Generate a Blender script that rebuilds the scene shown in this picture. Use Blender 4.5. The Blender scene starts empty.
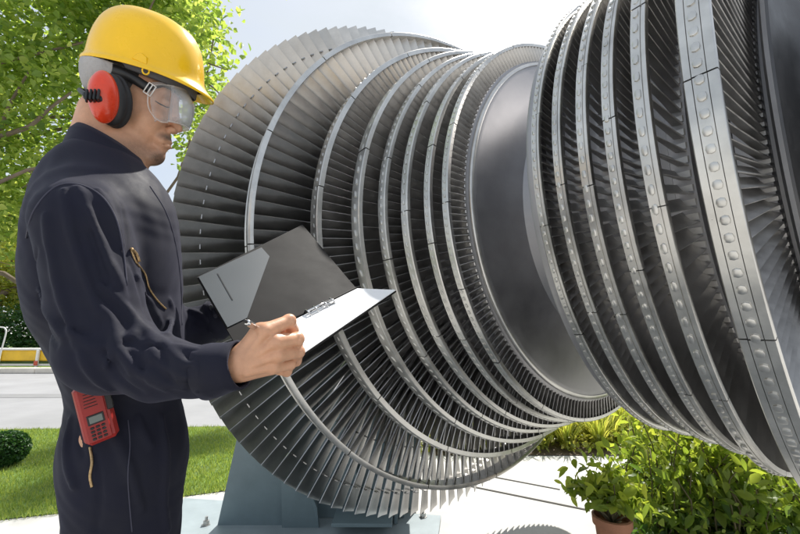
import bpy, math, random
import numpy as np
from mathutils import Vector, Matrix
random.seed(7); RNG = np.random.default_rng(7)
S = bpy.context.scene
COL = S.collection
PI = math.pi
U = 0.4                                  # metres per fitted unit
CAM_H = 1.2
PITCH = math.radians(8.654)
FPX = 390.35                             # focal length in pixels of an 800 px wide frame
cR = np.array([1.0, 0, 0]); cF = np.array([0, math.cos(PITCH), math.sin(PITCH)]); cD = np.array([0, math.sin(PITCH), -math.cos(PITCH)])
CAM = np.array([0, 0, CAM_H])
def c2w(X):                              # camera axes (right, down, forward) in metres -> world
    X = np.asarray(X, float); return CAM + X[..., 0:1]*cR + X[..., 1:2]*cD + X[..., 2:3]*cF
def dir2w(X):
    X = np.asarray(X, float); return X[0]*cR + X[1]*cD + X[2]*cF

# ------------------------------------------------------------------ scene helpers
def tag(o, label=None, cat=None, group=None, kind=None):
    if label: o['label'] = label
    if cat: o['category'] = cat
    if group: o['group'] = group
    if kind: o['kind'] = kind
    return o
def empty(name, loc=(0, 0, 0), label=None, cat=None, group=None):
    o = bpy.data.objects.new(name, None); COL.objects.link(o); o.location = loc; o.empty_display_size = 0.1
    return tag(o, label, cat, group)
def mesh_obj(name, V, F, mat, parent=None, smooth=False, origin=None, attr=None):
    V = np.asarray(V, float)
    if origin is None: origin = np.array(parent.location) if parent is not None and parent.type == 'EMPTY' else np.zeros(3)
    if parent is not None and parent.parent is not None:
        origin = np.array(parent.parent.location) + np.array(parent.location)*0
    me = bpy.data.meshes.new(name)
    Vl = V - origin
    if isinstance(F, np.ndarray):
        n = len(F); k = F.shape[1]
        me.vertices.add(len(Vl)); me.vertices.foreach_set('co', Vl.ravel().astype(np.float32))
        me.loops.add(n*k); me.loops.foreach_set('vertex_index', F.ravel().astype(np.int32))
        me.polygons.add(n); me.polygons.foreach_set('loop_start', np.arange(0, n*k, k, dtype=np.int32))
        me.polygons.foreach_set('loop_total', np.full(n, k, np.int32)); me.update(calc_edges=True); me.validate()
    else:
        me.from_pydata([tuple(v) for v in Vl], [], [tuple(f) for f in F]); me.update()
    if attr is not None:
        a = me.attributes.new('var', 'FLOAT', 'POINT'); a.data.foreach_set('value', np.asarray(attr, np.float32))
    if smooth: me.polygons.foreach_set('use_smooth', np.ones(len(me.polygons), bool))
    if isinstance(mat, (list, tuple)):
        for m in mat: me.materials.append(m)
    else: me.materials.append(mat)
    o = bpy.data.objects.new(name, me); COL.objects.link(o)
    if parent is not None: o.parent = parent
    return o
class MB:                                # collects vertices and faces, then links them as one mesh object
    def __init__(s): s.v = []; s.f = []; s.n = 0
    def add(s, V, F):
        V = np.asarray(V, float); s.v.append(V); s.f += [tuple(int(i)+s.n for i in f) for f in F]; s.n += len(V); return s
    def box(s, c, size, M=None, bev=0.0):
        hx, hy, hz = [q/2 for q in size]; b = min(bev, .45*min(size))
        if b <= 0:
            V = np.array([[x, y, z] for x in (-hx, hx) for y in (-hy, hy) for z in (-hz, hz)]); F = [(0,1,3,2),(4,6,7,5),(0,4,5,1),(2,3,7,6),(0,2,6,4),(1,5,7,3)]
        else:
            V = []; F = []; ids = {}
            for sx in (-1, 1):
                for sy in (-1, 1):
                    for sz in (-1, 1):
                        for ax in range(3):
                            p = [sx*hx, sy*hy, sz*hz]
                            for q in range(3):
                                if q != ax: p[q] -= (sx, sy, sz)[q]*b
                            ids[(sx, sy, sz, ax)] = len(V); V.append(p)
            def Q(*k): F.append(tuple(ids[q] for q in k))
            for sg in (-1, 1):
                f = [(sg,-1,-1,0),(sg,1,-1,0),(sg,1,1,0),(sg,-1,1,0)]; Q(*(f if sg > 0 else f[::-1]))
                f = [(-1,sg,-1,1),(-1,sg,1,1),(1,sg,1,1),(1,sg,-1,1)]; Q(*(f if sg > 0 else f[::-1]))
                f = [(-1,-1,sg,2),(1,-1,sg,2),(1,1,sg,2),(-1,1,sg,2)]; Q(*(f if sg > 0 else f[::-1]))
            for a_ in (-1, 1):
                for b_ in (-1, 1):
                    Q((a_,b_,-1,0),(a_,b_,1,0),(a_,b_,1,1),(a_,b_,-1,1)); Q((a_,-1,b_,0),(a_,1,b_,0),(a_,1,b_,2),(a_,-1,b_,2)); Q((-1,a_,b_,1),(1,a_,b_,1),(1,a_,b_,2),(-1,a_,b_,2))
                    for c_ in (-1, 1): Q((a_,b_,c_,0),(a_,b_,c_,1),(a_,b_,c_,2))
            V = np.array(V)
        if M is not None: V = V @ np.asarray(M, float).T
        return s.add(V + np.asarray(c, float), F)
    def tube(s, P, R, n=10, cap=True):
        P = np.asarray(P, float); R = np.broadcast_to(np.asarray(R, float), (len(P),)); T = np.gradient(P, axis=0); T /= np.linalg.norm(T, axis=1)[:, None] + 1e-12
        up = np.array([0, 0, 1.]) if abs(T[0][2]) < .9 else np.array([1., 0, 0]); V = []; x = None
        for i in range(len(P)):
            x = (up - T[i]*(up @ T[i])) if x is None else (x - T[i]*(x @ T[i])); x /= np.linalg.norm(x); y = np.cross(T[i], x)
            a = np.linspace(0, 2*PI, n, endpoint=False); V.append(P[i] + R[i]*(np.cos(a)[:, None]*x + np.sin(a)[:, None]*y))
        F = [(i*n+j, i*n+(j+1) % n, (i+1)*n+(j+1) % n, (i+1)*n+j) for i in range(len(P)-1) for j in range(n)]
        if cap: F += [tuple(range(n))[::-1], tuple((len(P)-1)*n + j for j in range(n))]
        return s.add(np.concatenate(V), F)
    def prism(s, poly, ext):             # 3-D polygon extruded by a vector
        P = np.asarray(poly, float); n = len(P); V = np.concatenate([P, P + np.asarray(ext, float)])
        return s.add(V, [tuple(range(n))[::-1], tuple(range(n, 2*n))] + [(i, (i+1) % n, n+(i+1) % n, n+i) for i in range(n)])
    def build(s, name, mat, parent=None, smooth=False):
        return mesh_obj(name, np.concatenate(s.v), s.f, mat, parent, smooth)
def bez(pts, n):
    P = np.asarray(pts, float); m = len(P); t = np.linspace(0, m-1, n); out = []
    for q in t:
        i = min(int(q), m-2); u = q-i; p0 = P[max(i-1, 0)]; p1 = P[i]; p2 = P[i+1]; p3 = P[min(i+2, m-1)]
        out.append(.5*((2*p1)+(-p0+p2)*u+(2*p0-5*p1+4*p2-p3)*u*u+(-p0+3*p1-3*p2+p3)*u**3))
    return np.array(out)
def autosmooth(o, deg=35):
    me = o.data; me.polygons.foreach_set('use_smooth', np.ones(len(me.polygons), bool))
    try: me.set_sharp_from_angle(angle=math.radians(deg))
    except Exception: pass
    return o

# ------------------------------------------------------------------ materials
def mat(name, col, rough=.6, metal=0., spec=.5, noise=None, bump=None, coat=0., sheen=0., var=None, trans=None, emit=None, alpha=None):
    """noise=(scale, amount[, stretch]) mottles colour and roughness; bump=(scale, strength, distance)"""
    m = bpy.data.materials.new(name); m.use_nodes = True; N = m.node_tree.nodes; L = m.node_tree.links; b = N['Principled BSDF']
    b.inputs['Base Color'].default_value = (*col, 1); b.inputs['Roughness'].default_value = rough; b.inputs['Metallic'].default_value = metal
    b.inputs['Specular IOR Level'].default_value = spec; b.inputs['Coat Weight'].default_value = coat; b.inputs['Sheen Weight'].default_value = sheen
    tc = N.new('ShaderNodeTexCoord')
    if noise:
        nz = N.new('ShaderNodeTexNoise'); nz.inputs['Scale'].default_value = noise[0]; nz.inputs['Detail'].default_value = 6; nz.inputs['Roughness'].default_value = .65
        if len(noise) > 2:
            mp = N.new('ShaderNodeMapping'); mp.inputs['Scale'].default_value = noise[2]; L.new(tc.outputs['Object'], mp.inputs[0]); L.new(mp.outputs[0], nz.inputs['Vector'])
        else: L.new(tc.outputs['Object'], nz.inputs['Vector'])
        rp = N.new('ShaderNodeMapRange'); rp.inputs['From Min'].default_value = .3; rp.inputs['From Max'].default_value = .7; rp.inputs['To Min'].default_value = 1-noise[1]; rp.inputs['To Max'].default_value = 1+noise[1]
        L.new(nz.outputs['Fac'], rp.inputs['Value'])
        mx = N.new('ShaderNodeVectorMath'); mx.operation = 'SCALE'; mx.inputs[0].default_value = col; L.new(rp.outputs[0], mx.inputs['Scale']); L.new(mx.outputs[0], b.inputs['Base Color'])
        mr = N.new('ShaderNodeMath'); mr.operation = 'MULTIPLY'; mr.inputs[1].default_value = rough; L.new(rp.outputs[0], mr.inputs[0]); L.new(mr.outputs[0], b.inputs['Roughness'])
    if bump:
        bz = N.new('ShaderNodeTexNoise'); bz.inputs['Scale'].default_value = bump[0]; bz.inputs['Detail'].default_value = 5; L.new(tc.outputs['Object'], bz.inputs['Vector'])
        bm = N.new('ShaderNodeBump'); bm.inputs['Strength'].default_value = bump[1]; bm.inputs['Distance'].default_value = bump[2]; L.new(bz.outputs['Fac'], bm.inputs['Height']); L.new(bm.outputs[0], b.inputs['Normal'])
    return m
def leaf_mat(name, c1, c2, c3, trans=.5):
    m = bpy.data.materials.new(name); m.use_nodes = True; N = m.node_tree.nodes; L = m.node_tree.links; b = N['Principled BSDF']; out = N['Material Output']
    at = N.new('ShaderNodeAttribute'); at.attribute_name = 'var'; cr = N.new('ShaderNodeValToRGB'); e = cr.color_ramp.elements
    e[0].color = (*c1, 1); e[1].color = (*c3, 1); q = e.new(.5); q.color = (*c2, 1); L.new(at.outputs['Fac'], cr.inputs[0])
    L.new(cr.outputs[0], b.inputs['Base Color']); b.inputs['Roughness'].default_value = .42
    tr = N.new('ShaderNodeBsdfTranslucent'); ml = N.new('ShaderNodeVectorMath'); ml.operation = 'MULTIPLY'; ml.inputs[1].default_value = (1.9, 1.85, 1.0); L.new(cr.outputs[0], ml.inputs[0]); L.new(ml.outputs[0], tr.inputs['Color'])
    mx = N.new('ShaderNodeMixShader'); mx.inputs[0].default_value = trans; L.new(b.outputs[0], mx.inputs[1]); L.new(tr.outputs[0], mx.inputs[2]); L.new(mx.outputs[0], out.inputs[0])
    return m

# ------------------------------------------------------------------ camera, light, sky
cam = bpy.data.cameras.new('camera'); co = bpy.data.objects.new('camera', cam); COL.objects.link(co); S.camera = co
cam.lens = 36*FPX/800; cam.sensor_width = 36; cam.clip_start = .02; cam.clip_end = 3000
co.location = (0, 0, CAM_H); co.rotation_euler = (PI/2 + PITCH, 0, 0)
SUN_DIR = Vector((.26, .60, 1.0)).normalized()          # towards the sun
el = math.asin(SUN_DIR.z); az = math.atan2(SUN_DIR.x, SUN_DIR.y)
ld = bpy.data.lights.new('sun', 'SUN'); ld.energy = 4.2; ld.angle = math.radians(.6); ld.color = (1, .96, .89)
lo = bpy.data.objects.new('sun', ld); COL.objects.link(lo); lo.rotation_euler = SUN_DIR.to_track_quat('Z', 'Y').to_euler(); lo.location = (4, 4, 12)
W = bpy.data.worlds.new('World'); S.world = W; W.use_nodes = True; N = W.node_tree.nodes; L = W.node_tree.links; bg = N['Background']
sky = N.new('ShaderNodeTexSky'); sky.sky_type = 'NISHITA'; sky.sun_disc = False; sky.sun_elevation = el; sky.sun_rotation = az; sky.dust_density = 2.5; sky.air_density = 1.0
tc = N.new('ShaderNodeTexCoord'); mp = N.new('ShaderNodeMapping'); mp.inputs['Scale'].default_value = (1, 1, 2.2); nz = N.new('ShaderNodeTexNoise'); nz.inputs['Scale'].default_value = 2.1; nz.inputs['Detail'].default_value = 7; nz.inputs['Roughness'].default_value = .55
rp = N.new('ShaderNodeMapRange'); rp.inputs['From Min'].default_value = .34; rp.inputs['From Max'].default_value = .66; rp.inputs['To Min'].default_value = .6; rp.inputs['To Max'].default_value = .95
mx = N.new('ShaderNodeMix'); mx.data_type = 'RGBA'; mx.inputs['B'].default_value = (4.2, 4.55, 4.9, 1)
L.new(tc.outputs['Generated'], mp.inputs[0]); L.new(mp.outputs[0], nz.inputs['Vector']); L.new(nz.outputs['Fac'], rp.inputs['Value']); L.new(rp.outputs[0], mx.inputs['Factor'])
L.new(sky.outputs[0], mx.inputs['A']); L.new(mx.outputs['Result'], bg.inputs['Color']); bg.inputs['Strength'].default_value = .12
S.view_settings.view_transform = 'Standard'; S.view_settings.look = 'None'; S.view_settings.exposure = .62; S.view_settings.gamma = 1
try: S.view_settings.use_curve_mapping = False
except Exception: pass
S.cycles.max_bounces = 8; S.cycles.diffuse_bounces = 4; S.cycles.glossy_bounces = 4; S.cycles.transparent_max_bounces = 12
try: S.cycles.use_denoising = True
except Exception: pass
# ------------------------------------------------------------------ the turbine rotor
P0 = np.array([1.28089688, -0.28820434, 5.0]); DV = np.array([0.58778366, -0.12173287, -0.79980715]); TC = 3.2110615592
AX = dir2w(DV); AX /= np.linalg.norm(AX); A0 = c2w((P0 + DV*TC)*U)         # axis point abreast of the camera (t = 0)
UP = np.array([0, 0, 1.]); UP = UP - AX*(UP @ AX); UP /= np.linalg.norm(UP); VL = np.cross(DV, np.array([0, -math.cos(PITCH), math.sin(PITCH)])); VL = dir2w(VL); VL /= np.linalg.norm(VL)
def ax(t, r, phi):                       # axial t, radius r (fitted units), angle from the top towards the camera side
    t, r, phi = np.broadcast_arrays(np.asarray(t, float), r, phi)
    return A0 + U*(t[..., None]*AX + (r*np.cos(phi))[..., None]*UP + (r*np.sin(phi))[..., None]*VL)
M_SHROUD = mat('brushed_steel', (.60, .59, .565), .35, 1., noise=(9, .22), bump=(60, .12, .002))
M_BLADE = mat('blade_steel', (.43, .425, .42), .33, 1., noise=(14, .12), bump=(45, .1, .002))
M_BLADE2 = mat('brightened_blade_steel', (.58, .565, .55), .42, 1., noise=(14, .15), bump=(45, .1, .002))  # same blade steel, base colour brightened to offset shade between the rows
M_DRUM = mat('machined_steel', (.38, .375, .385), .50, 1., noise=(5, .16), bump=(25, .05, .002))
M_SEAM = mat('seam_steel', (.12, .115, .11), .6, 1.)
rotor = empty('turbine_rotor', tuple(A0*np.array([1, 1, 0]) + AX*U*-2.5), 'huge steel steam turbine rotor with rows of curved blades, on its side above the pavement', 'turbine rotor')
def blade_section(chord, stag, thick, camber, sgn):
    s = np.array([-.5, -.5, .05, .5, .5, .05])*chord
    n = np.array([-.2, .2, .5, .2, -.2, -.5])*thick + camber*chord*np.array([0, 0, 1, 0, 0, 1])
    a = s*math.cos(stag) - n*math.sin(stag)*1; b = -(s*math.sin(stag) + n*math.cos(stag))
    return a, b*sgn                      # axial, tangential
def blade_mesh(t, r0, r1, c0, c1, s0, s1, th, camber, sgn, nsec):
    V = []
    for i in range(nsec):
        w = i/(nsec-1); r = r0 + (r1-r0)*w
        a, b = blade_section(c0+(c1-c0)*w, math.radians(s0+(s1-s0)*(w**.8)), th*(1-.6*w), camber*(1-.7*w), sgn)
        V.append(np.stack([t + a, np.full(6, r), b], 1))
    V = np.concatenate(V); F = []
    for i in range(nsec-1):
        for j in range(6): F.append((i*6+j, i*6+(j+1) % 6, (i+1)*6+(j+1) % 6, (i+1)*6+j))
    k = (nsec-1)*6; F += [(k, k+1, k+5), (k+1, k+2, k+4, k+5), (k+2, k+3, k+4)]
    return V, F
def place(V, phi):                       # axial, radial, tangential -> world, turned to phi
    rd = math.cos(phi)*UP + math.sin(phi)*VL; tn = -math.sin(phi)*UP + math.cos(phi)*VL
    return A0 + U*(V[:, 0:1]*AX + V[:, 1:2]*rd + V[:, 2:3]*tn)
# name: t of the far edge, tip radius, band width, blades, root radius, blade (chord root, tip, stagger root, tip), sense
ST = {'L1': (-4.573, 3.54, 0, 128, 1.95), 'L2': (-3.852, 2.975, .20, 128, 1.85), 'L3': (-3.322, 2.527, .138, 180, 1.80), 'L4': (-2.975, 2.296, .131, 122, 1.78), 'L5': (-2.747, 2.158, .101, 185, 1.77),
      'L6': (-2.536, 2.069, .083, 145, 1.76), 'L7': (-2.339, 1.982, .07, 177, 1.76), 'L8': (-2.162, 1.946, .063, 211, 1.755),
      'R1': (-1.401, 1.87, .057, 198, 1.68), 'R2': (-1.252, 1.876, .058, 177, 1.67), 'R3': (-1.087, 1.898, .064, 144, 1.66), 'R4': (-.925, 1.929, .067, 180, 1.64), 'R5': (-.740, 2.01, .072, 136, 1.607), 'R6': (-.459, 2.187, .070, 200, 1.455)}
LAC = []
bulk = MB(); singles = []
for k, (t, r, w, n, rr) in ST.items():
    sgn = 1 if k[0] == 'L' else -1
    if k == 'L1': V, F = blade_mesh(t+.10, rr, r, .30, .265, 22, 61, .05, .19, 1, 7)
    elif k == 'L2': V, F = blade_mesh(t+.10, rr, r-.02, .24, .20, 26, 52, .045, .20, 1, 6)
    else:
        c = max(w*1.15, .085); V, F = blade_mesh(t+w*.5, rr, r-.02, c*1.1, c, 30 if sgn > 0 else 42, 41 if sgn > 0 else 44, c*.20, .20, sgn, 4)
    if k == 'L1':
        V = np.array(V); F = list(F)
        for rl, th_ in ((3.27, .007), (2.70, .009)):
            q = len(V); hw_ = 2*PI*rl/128*.15; V = np.concatenate([V, np.array([[t+x, rl+y, z-.02] for x in (.03, .15) for y in (-th_*.7, th_*.7) for z in (-hw_, hw_)])]); F += [tuple(q+j for j in f) for f in [(0,1,3,2),(4,6,7,5),(0,4,5,1),(2,3,7,6),(0,2,6,4),(1,5,7,3)]]
    for i in range(n):
        ph = 2*PI*(i+.5)/n; d = math.degrees(ph)
        if k == 'L1' and 34 < d < 175 or k == 'L2' and 50 < d < 178: singles.append((k, V, F, ph))
        else: bulk.add(place(V, ph), F)
singles = sorted(singles, key=lambda q: (q[0], abs(math.degrees(q[3])-110)))
keep = [q for q in singles if q[0] == 'L1'][:52] + [q for q in singles if q[0] == 'L2'][:48]
for q in singles:
    if not any(q is z for z in keep): bulk.add(place(q[1], q[3]), q[2])
for k, V, F, ph in keep:
    o = MB().add(place(V, ph), F).build('blade', M_BLADE, rotor); autosmooth(o, 50)
o = bulk.build('blade_rows', M_BLADE2, rotor); autosmooth(o, 50); tag(o, kind='stuff')
# tenon bosses along the band, kept in the band's mesh
def lathe(prof, p0=0, p1=2*PI, n=180, closed=True):
    prof = np.asarray(prof, float); m = len(prof); full = abs(p1-p0-2*PI) < 1e-6; ph = np.linspace(p0, p1, n+1)[:n if full else n+1]
    V = ax(prof[None, :, 0], prof[None, :, 1], ph[:, None]).reshape(-1, 3); k = len(ph); F = []
    for i in range(k if full else k-1):
        for j in range(m if closed else m-1):
            F.append((i*m+j, i*m+(j+1) % m, ((i+1) % k)*m+(j+1) % m, ((i+1) % k)*m+j))
    if not full and closed: F += [tuple(range(m))[::-1], tuple((k-1)*m+j for j in range(m))]
    return V, F
for k, (t, r, w, n, rr) in ST.items():
    if not w: continue
    per = {'L2': 8, 'R6': 15, 'R5': 11, 'R3': 9}.get(k, 12); ns = max(6, round(n/per)); b = MB(); R_ = k[0] == 'R'; th = {'L2': .03, 'L3': .05, 'L4': .04}.get(k, .035 if not R_ else .028); g = .0028 if R_ else .004
    studs = MB(); off = random.random()*.3
    for q in range(ns):
        a = 2*PI*q/ns + off; e = 2*PI*(q+1)/ns + off; dr = random.uniform(-.003, .003); r_ = r + dr
        if R_: ws = t + w*.68; prof = [(t, r_-th), (t, r_-.004), (t+.003, r_), (ws-.003, r_), (ws-.001, r_-.005), (ws+.001, r_-.005), (ws+.003, r_), (t+w-.003, r_), (t+w, r_-.004), (t+w, r_-th)]
        elif k == 'L2': prof = [(t, r_-th), (t, r_), (t+.05, r_+.012), (t+.06, r_+.004), (t+.13, r_+.008), (t+.14, r_+.02), (t+w-.01, r_+.022), (t+w, r_+.01), (t+w, r_-th)]
        else: prof = [(t, r_-th), (t, r_-.004), (t+.004, r_), (t+w-.006, r_), (t+w, r_-.006), (t+w, r_-th)]
        if k == 'R6':
            t2 = t-.030; prof = [(t2, r_-th*2), (t2, r_-.008), (t2+.004, r_-.004), (t-.002, r_-.004), (t, r_-.010), (t+.002, r_), (t+w*.70, r_), (t+w*.72, r_-.005), (t+w*.74, r_), (t+w+.010, r_), (t+w+.013, r_-.004), (t+w+.013, r_-th)]
        V, F = lathe(prof, a+g/2, e-g/2, max(4, int(200/ns*1.0)+3)); b.add(V, F)
    m_ = n; hw = w*(.19 if k != 'R6' else .24); hp = .29*2*PI/n
    for q in range(m_):
        ph = 2*PI*(q+.5)/m_; tc_ = t + w*(.36 if R_ else .45); dr = (.0065 if R_ else .0055) * (1.0 if k[0] == 'R' or k != 'L2' else .5); sk = .0 if R_ else .35
        ang = np.linspace(0, 2*PI, 8, endpoint=False); pb = []
        if k == 'L2' and q % 1 == 0: tc_ = t+.035; hw = .018
        for sc, hh in ((1.0, -.004), (.95, dr*.7), (.72, dr)):
            sx = np.sign(np.cos(ang))*np.abs(np.cos(ang))**.7; sy = np.sign(np.sin(ang))*np.abs(np.sin(ang))**.8
            pb.append(ax(tc_ + hw*sc*sx + sk*hw*sy*sc, r + hh, ph + hp*sc*sy + random.uniform(-.0004, .0004)))
        V = np.concatenate(pb); F = [(i*8+j, i*8+(j+1) % 8, (i+1)*8+(j+1) % 8, (i+1)*8+j) for i in range(2) for j in range(8)] + [tuple(16+j for j in range(8))]
        b.add(V, F)
    o = b.build('shroud_band', M_SHROUD, rotor); autosmooth(o, 40)
# the drum the rows stand on, turned in one piece
prof = [(-6.3, 0.0), (-6.3, .62), (-5.35, .62), (-5.3, .9), (-4.95, .95), (-4.9, 1.5), (-4.8, 1.9), (-4.62, 1.95), (-4.28, 1.95), (-4.24, 1.83), (-4.0, 1.8), (-3.93, 1.85), (-3.58, 1.85), (-3.54, 1.72), (-3.4, 1.72), (-3.36, 1.80), (-3.14, 1.80), (-3.11, 1.70), (-3.02, 1.70), (-3.0, 1.78), (-2.81, 1.78), (-2.79, 1.70), (-2.77, 1.77), (-2.60, 1.77), (-2.58, 1.70), (-2.56, 1.76), (-2.42, 1.76), (-2.40, 1.70), (-2.36, 1.76), (-2.24, 1.76), (-2.22, 1.70), (-2.18, 1.755), (-2.095, 1.755), (-2.09, 1.73), (-2.083, 1.722), (-2.075, 1.722), (-2.062, 1.70), (-2.058, 1.66), (-2.050, 1.56), (-2.03, 1.42), (-2.00, 1.30), (-1.95, 1.22), (-1.88, 1.19), (-1.80, 1.21), (-1.72, 1.30), (-1.64, 1.44), (-1.57, 1.62), (-1.52, 1.74), (-1.485, 1.80), (-1.47, 1.825), (-1.45, 1.83), (-1.43, 1.825), (-1.42, 1.80), (-1.42, 1.68), (-1.33, 1.68), (-1.32, 1.62), (-1.27, 1.62), (-1.26, 1.67), (-1.18, 1.67), (-1.17, 1.6), (-1.10, 1.6), (-1.095, 1.66), (-1.01, 1.66), (-1.0, 1.6), (-.94, 1.6), (-.93, 1.64), (-.845, 1.64), (-.835, 1.58), (-.76, 1.58), (-.75, 1.607), (-.655, 1.607), (-.645, 1.57), (-.58, 1.56), (-.52, 1.42), (-.475, 1.42), (-.47, 1.455), (-.395, 1.455), (-.385, 1.41), (-.362, 1.41), (-.355, 1.52), (-.345, 1.575), (-.335, 1.59), (-.318, 1.592), (-.308, 1.58), (-.300, 1.5), (-.285, 1.32), (-.24, 1.18), (-.16, 1.10), (.0, 1.06), (.5, 1.06), (.52, .9), (1.6, .85), (1.6, 0)]
p2 = []
for i in range(len(prof)): p2.append(prof[i])
cut = [i for i, q in enumerate(prof) if q[0] == -.318][0]
V, F = lathe(prof[:cut+1], n=256, closed=False); o = mesh_obj('drum', V, F, M_DRUM, rotor); autosmooth(o, 32)
V, F = lathe([(-2.088, 1.70), (-2.088, 1.722), (-2.080, 1.732), (-2.066, 1.732), (-2.056, 1.724), (-2.054, 1.70)], n=256); autosmooth(mesh_obj('rim_ring', V, F, M_SHROUD, rotor), 50)
M_DARK = mat('dark_end_steel', (.10, .098, .10), .5, 1., noise=(6, .25), bump=(30, .1, .003))  # darker base for the shaft end than for the drum
V, F = lathe(prof[cut:], n=256, closed=False); o = mesh_obj('shaft_end', V, F, M_DARK, rotor); autosmooth(o, 32)
for k in ('R1', 'R2', 'R3', 'R4', 'R5', 'R6', 'L8'):                       # blade root platforms show as a beaded line
    t, r, w, n, rr = ST[k]; b = MB()
    for i in range(n):
        ph = 2*PI*(i+.5)/n; dp = PI/n*.45; te = t + w + (.004 if k != 'L8' else .003)
        V, F = lathe([(te-.06, rr-.03), (te-.06, rr+.007), (te-.004, rr+.007), (te, rr+.003), (te, rr-.03)], ph-dp, ph+dp, 1); b.add(V, F)
    b.build('root_platform', M_BLADE2, rotor)
# ------------------------------------------------------------------ the place round the rotor
def gp(px, py, h=0.0):                   # the point of the ground (or of height h) seen at a pixel of the 800 px photo
    d = dir2w([(px-400)/FPX, (py-267)/FPX, 1.0]); return CAM + d*((h-CAM_H)/d[2])
def zp(px, py, z):                       # the point at camera depth z
    return c2w(np.array([(px-400)/FPX*z, (py-267)/FPX*z, z]))
def sheet(name, pts, m, h, nx=1, ny=1):
    P = [np.array([p[0], p[1], h]) for p in pts]
    V = [(P[0]*(1-i/nx)+P[1]*i/nx)*(1-j/ny) + (P[3]*(1-i/nx)+P[2]*i/nx)*j/ny for j in range(ny+1) for i in range(nx+1)]
    F = [(j*(nx+1)+i, j*(nx+1)+i+1, (j+1)*(nx+1)+i+1, (j+1)*(nx+1)+i) for j in range(ny) for i in range(nx)]
    return tag(mesh_obj(name, V, F, m), kind='structure')
m_paving = mat('paving_concrete', (.50, .49, .47), .85, noise=(1.7, .18), bump=(90, .25, .003))
m_road = mat('road_surface', (.29, .29, .30), .85, noise=(.8, .16), bump=(70, .3, .004))
m_soil = mat('garden_soil', (.09, .065, .045), .95, noise=(9, .4), bump=(30, .8, .02))
m_lawn = mat('lawn_soil', (.12, .19, .04), .95, noise=(2.2, .35), bump=(60, .8, .01))
m_joint = mat('joint_filler', (.07, .065, .06), .9)
sheet('ground', [(-900, -40), (900, -40), (900, 1500), (-900, 1500)], m_paving, 0.0)
A = gp(-40, 525); B = gp(60, 514); C = gp(190, 496); D_ = gp(330, 478)
lawn_near = [(-9.0, 2.15), (A[0], A[1]), (B[0], B[1]), (C[0], C[1]), (D_[0], D_[1])]
LN = lambda x: np.interp(x, [p[0] for p in lawn_near], [p[1] for p in lawn_near])
LF = lambda x: np.interp(x, [-14, -6, -1], [4.55, 4.72, 5.0])
xs = np.linspace(-12, D_[0], 30); V = [(x, LN(x), .006) for x in xs] + [(x, LF(x), .006) for x in xs]; n = len(xs)
tag(mesh_obj('lawn', V, [(i, i+1, n+i+1, n+i) for i in range(n-1)], m_lawn), kind='structure')
V = [(-60, 4.62, .004), (-6, 4.75, .004), (6, 5.4, .004), (60, 6.2, .004), (60, 10.6, .004), (-60, 10.2, .004)]
tag(mesh_obj('road', V, [(0, 1, 2, 3, 4, 5)], m_road), kind='structure')
m_band = mat('road_patch', (.22, .22, .225), .85, noise=(1.1, .2))
tag(mesh_obj('road_marking', [(-40, 6.5, .008), (-3, 6.9, .008), (-3, 7.25, .008), (-40, 6.95, .008)], [(0, 1, 2, 3)], m_band), kind='structure')
kb = MB()
for i, q in enumerate(np.arange(-40, 6, .9)): kb.box((q+.45, 10.45+.004*q, .07), (.896, .18, .14), bev=.015)
tag(kb.build('kerb', mat('painted_kerb', (.72, .66, .58), .7, noise=(3, .15))), kind='structure')
tag(mesh_obj('verge', [(-60, 10.55, .1), (10, 10.8, .1), (10, 40, .1), (-60, 40, .1)], [(0, 1, 2, 3)], m_lawn), kind='structure')
for (a, b), w in ((((464, 485.4), (590, 511)), .020), (((476, 474), (560, 490)), .016), (((200, 515), (184, 500)), .01)):
    p, q = gp(*a), gp(*b); t = q-p; t /= np.linalg.norm(t); nn = np.array([-t[1], t[0], 0])*w/2; b_ = [p-nn, q-nn, q+nn, p+nn]
    sheet('paving_joint', [(k[0], k[1]) for k in b_], m_joint, .004)
a, b, c, d = gp(430, 456), gp(640, 456), gp(640, 424), gp(430, 424)
sheet('planting_bed', [(a[0], a[1]), (b[0]+1, b[1]), (c[0]+1.5, c[1]), (d[0], d[1])], m_soil, .006)

# ---- leaves and trees
def leaf_cloud(C, size, flat=.35, spread=0., out=None, tip=1.9):
    """one folded pointed leaf (6 vertices) at every centre"""
    n = len(C); nr = RNG.normal(size=(n, 3)); nr[:, 2] = np.abs(nr[:, 2]) + flat; nr /= np.linalg.norm(nr, axis=1)[:, None]
    t = RNG.normal(size=(n, 3)); t -= nr*(t*nr).sum(1)[:, None]; t /= np.linalg.norm(t, axis=1)[:, None]; b = np.cross(nr, t)
    s = size*RNG.uniform(.6, 1.25, n)[:, None]; w = .36*s*RNG.uniform(.75, 1.15, n)[:, None]; L0 = C - t*s*.5; fold = nr*w*.35
    P = np.stack([L0, L0+t*s*.38+b*w+fold, L0+t*s*.75+b*w*.62+fold*.6, L0+t*s*1.0-nr*s*.10, L0+t*s*.75-b*w*.62+fold*.6, L0+t*s*.38-b*w+fold], 1).reshape(-1, 3)
    i = np.arange(n)[:, None]*6; F = np.concatenate([i+[0, 1, 2, 3], i+[0, 3, 4, 5]]); return P, F
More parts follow.
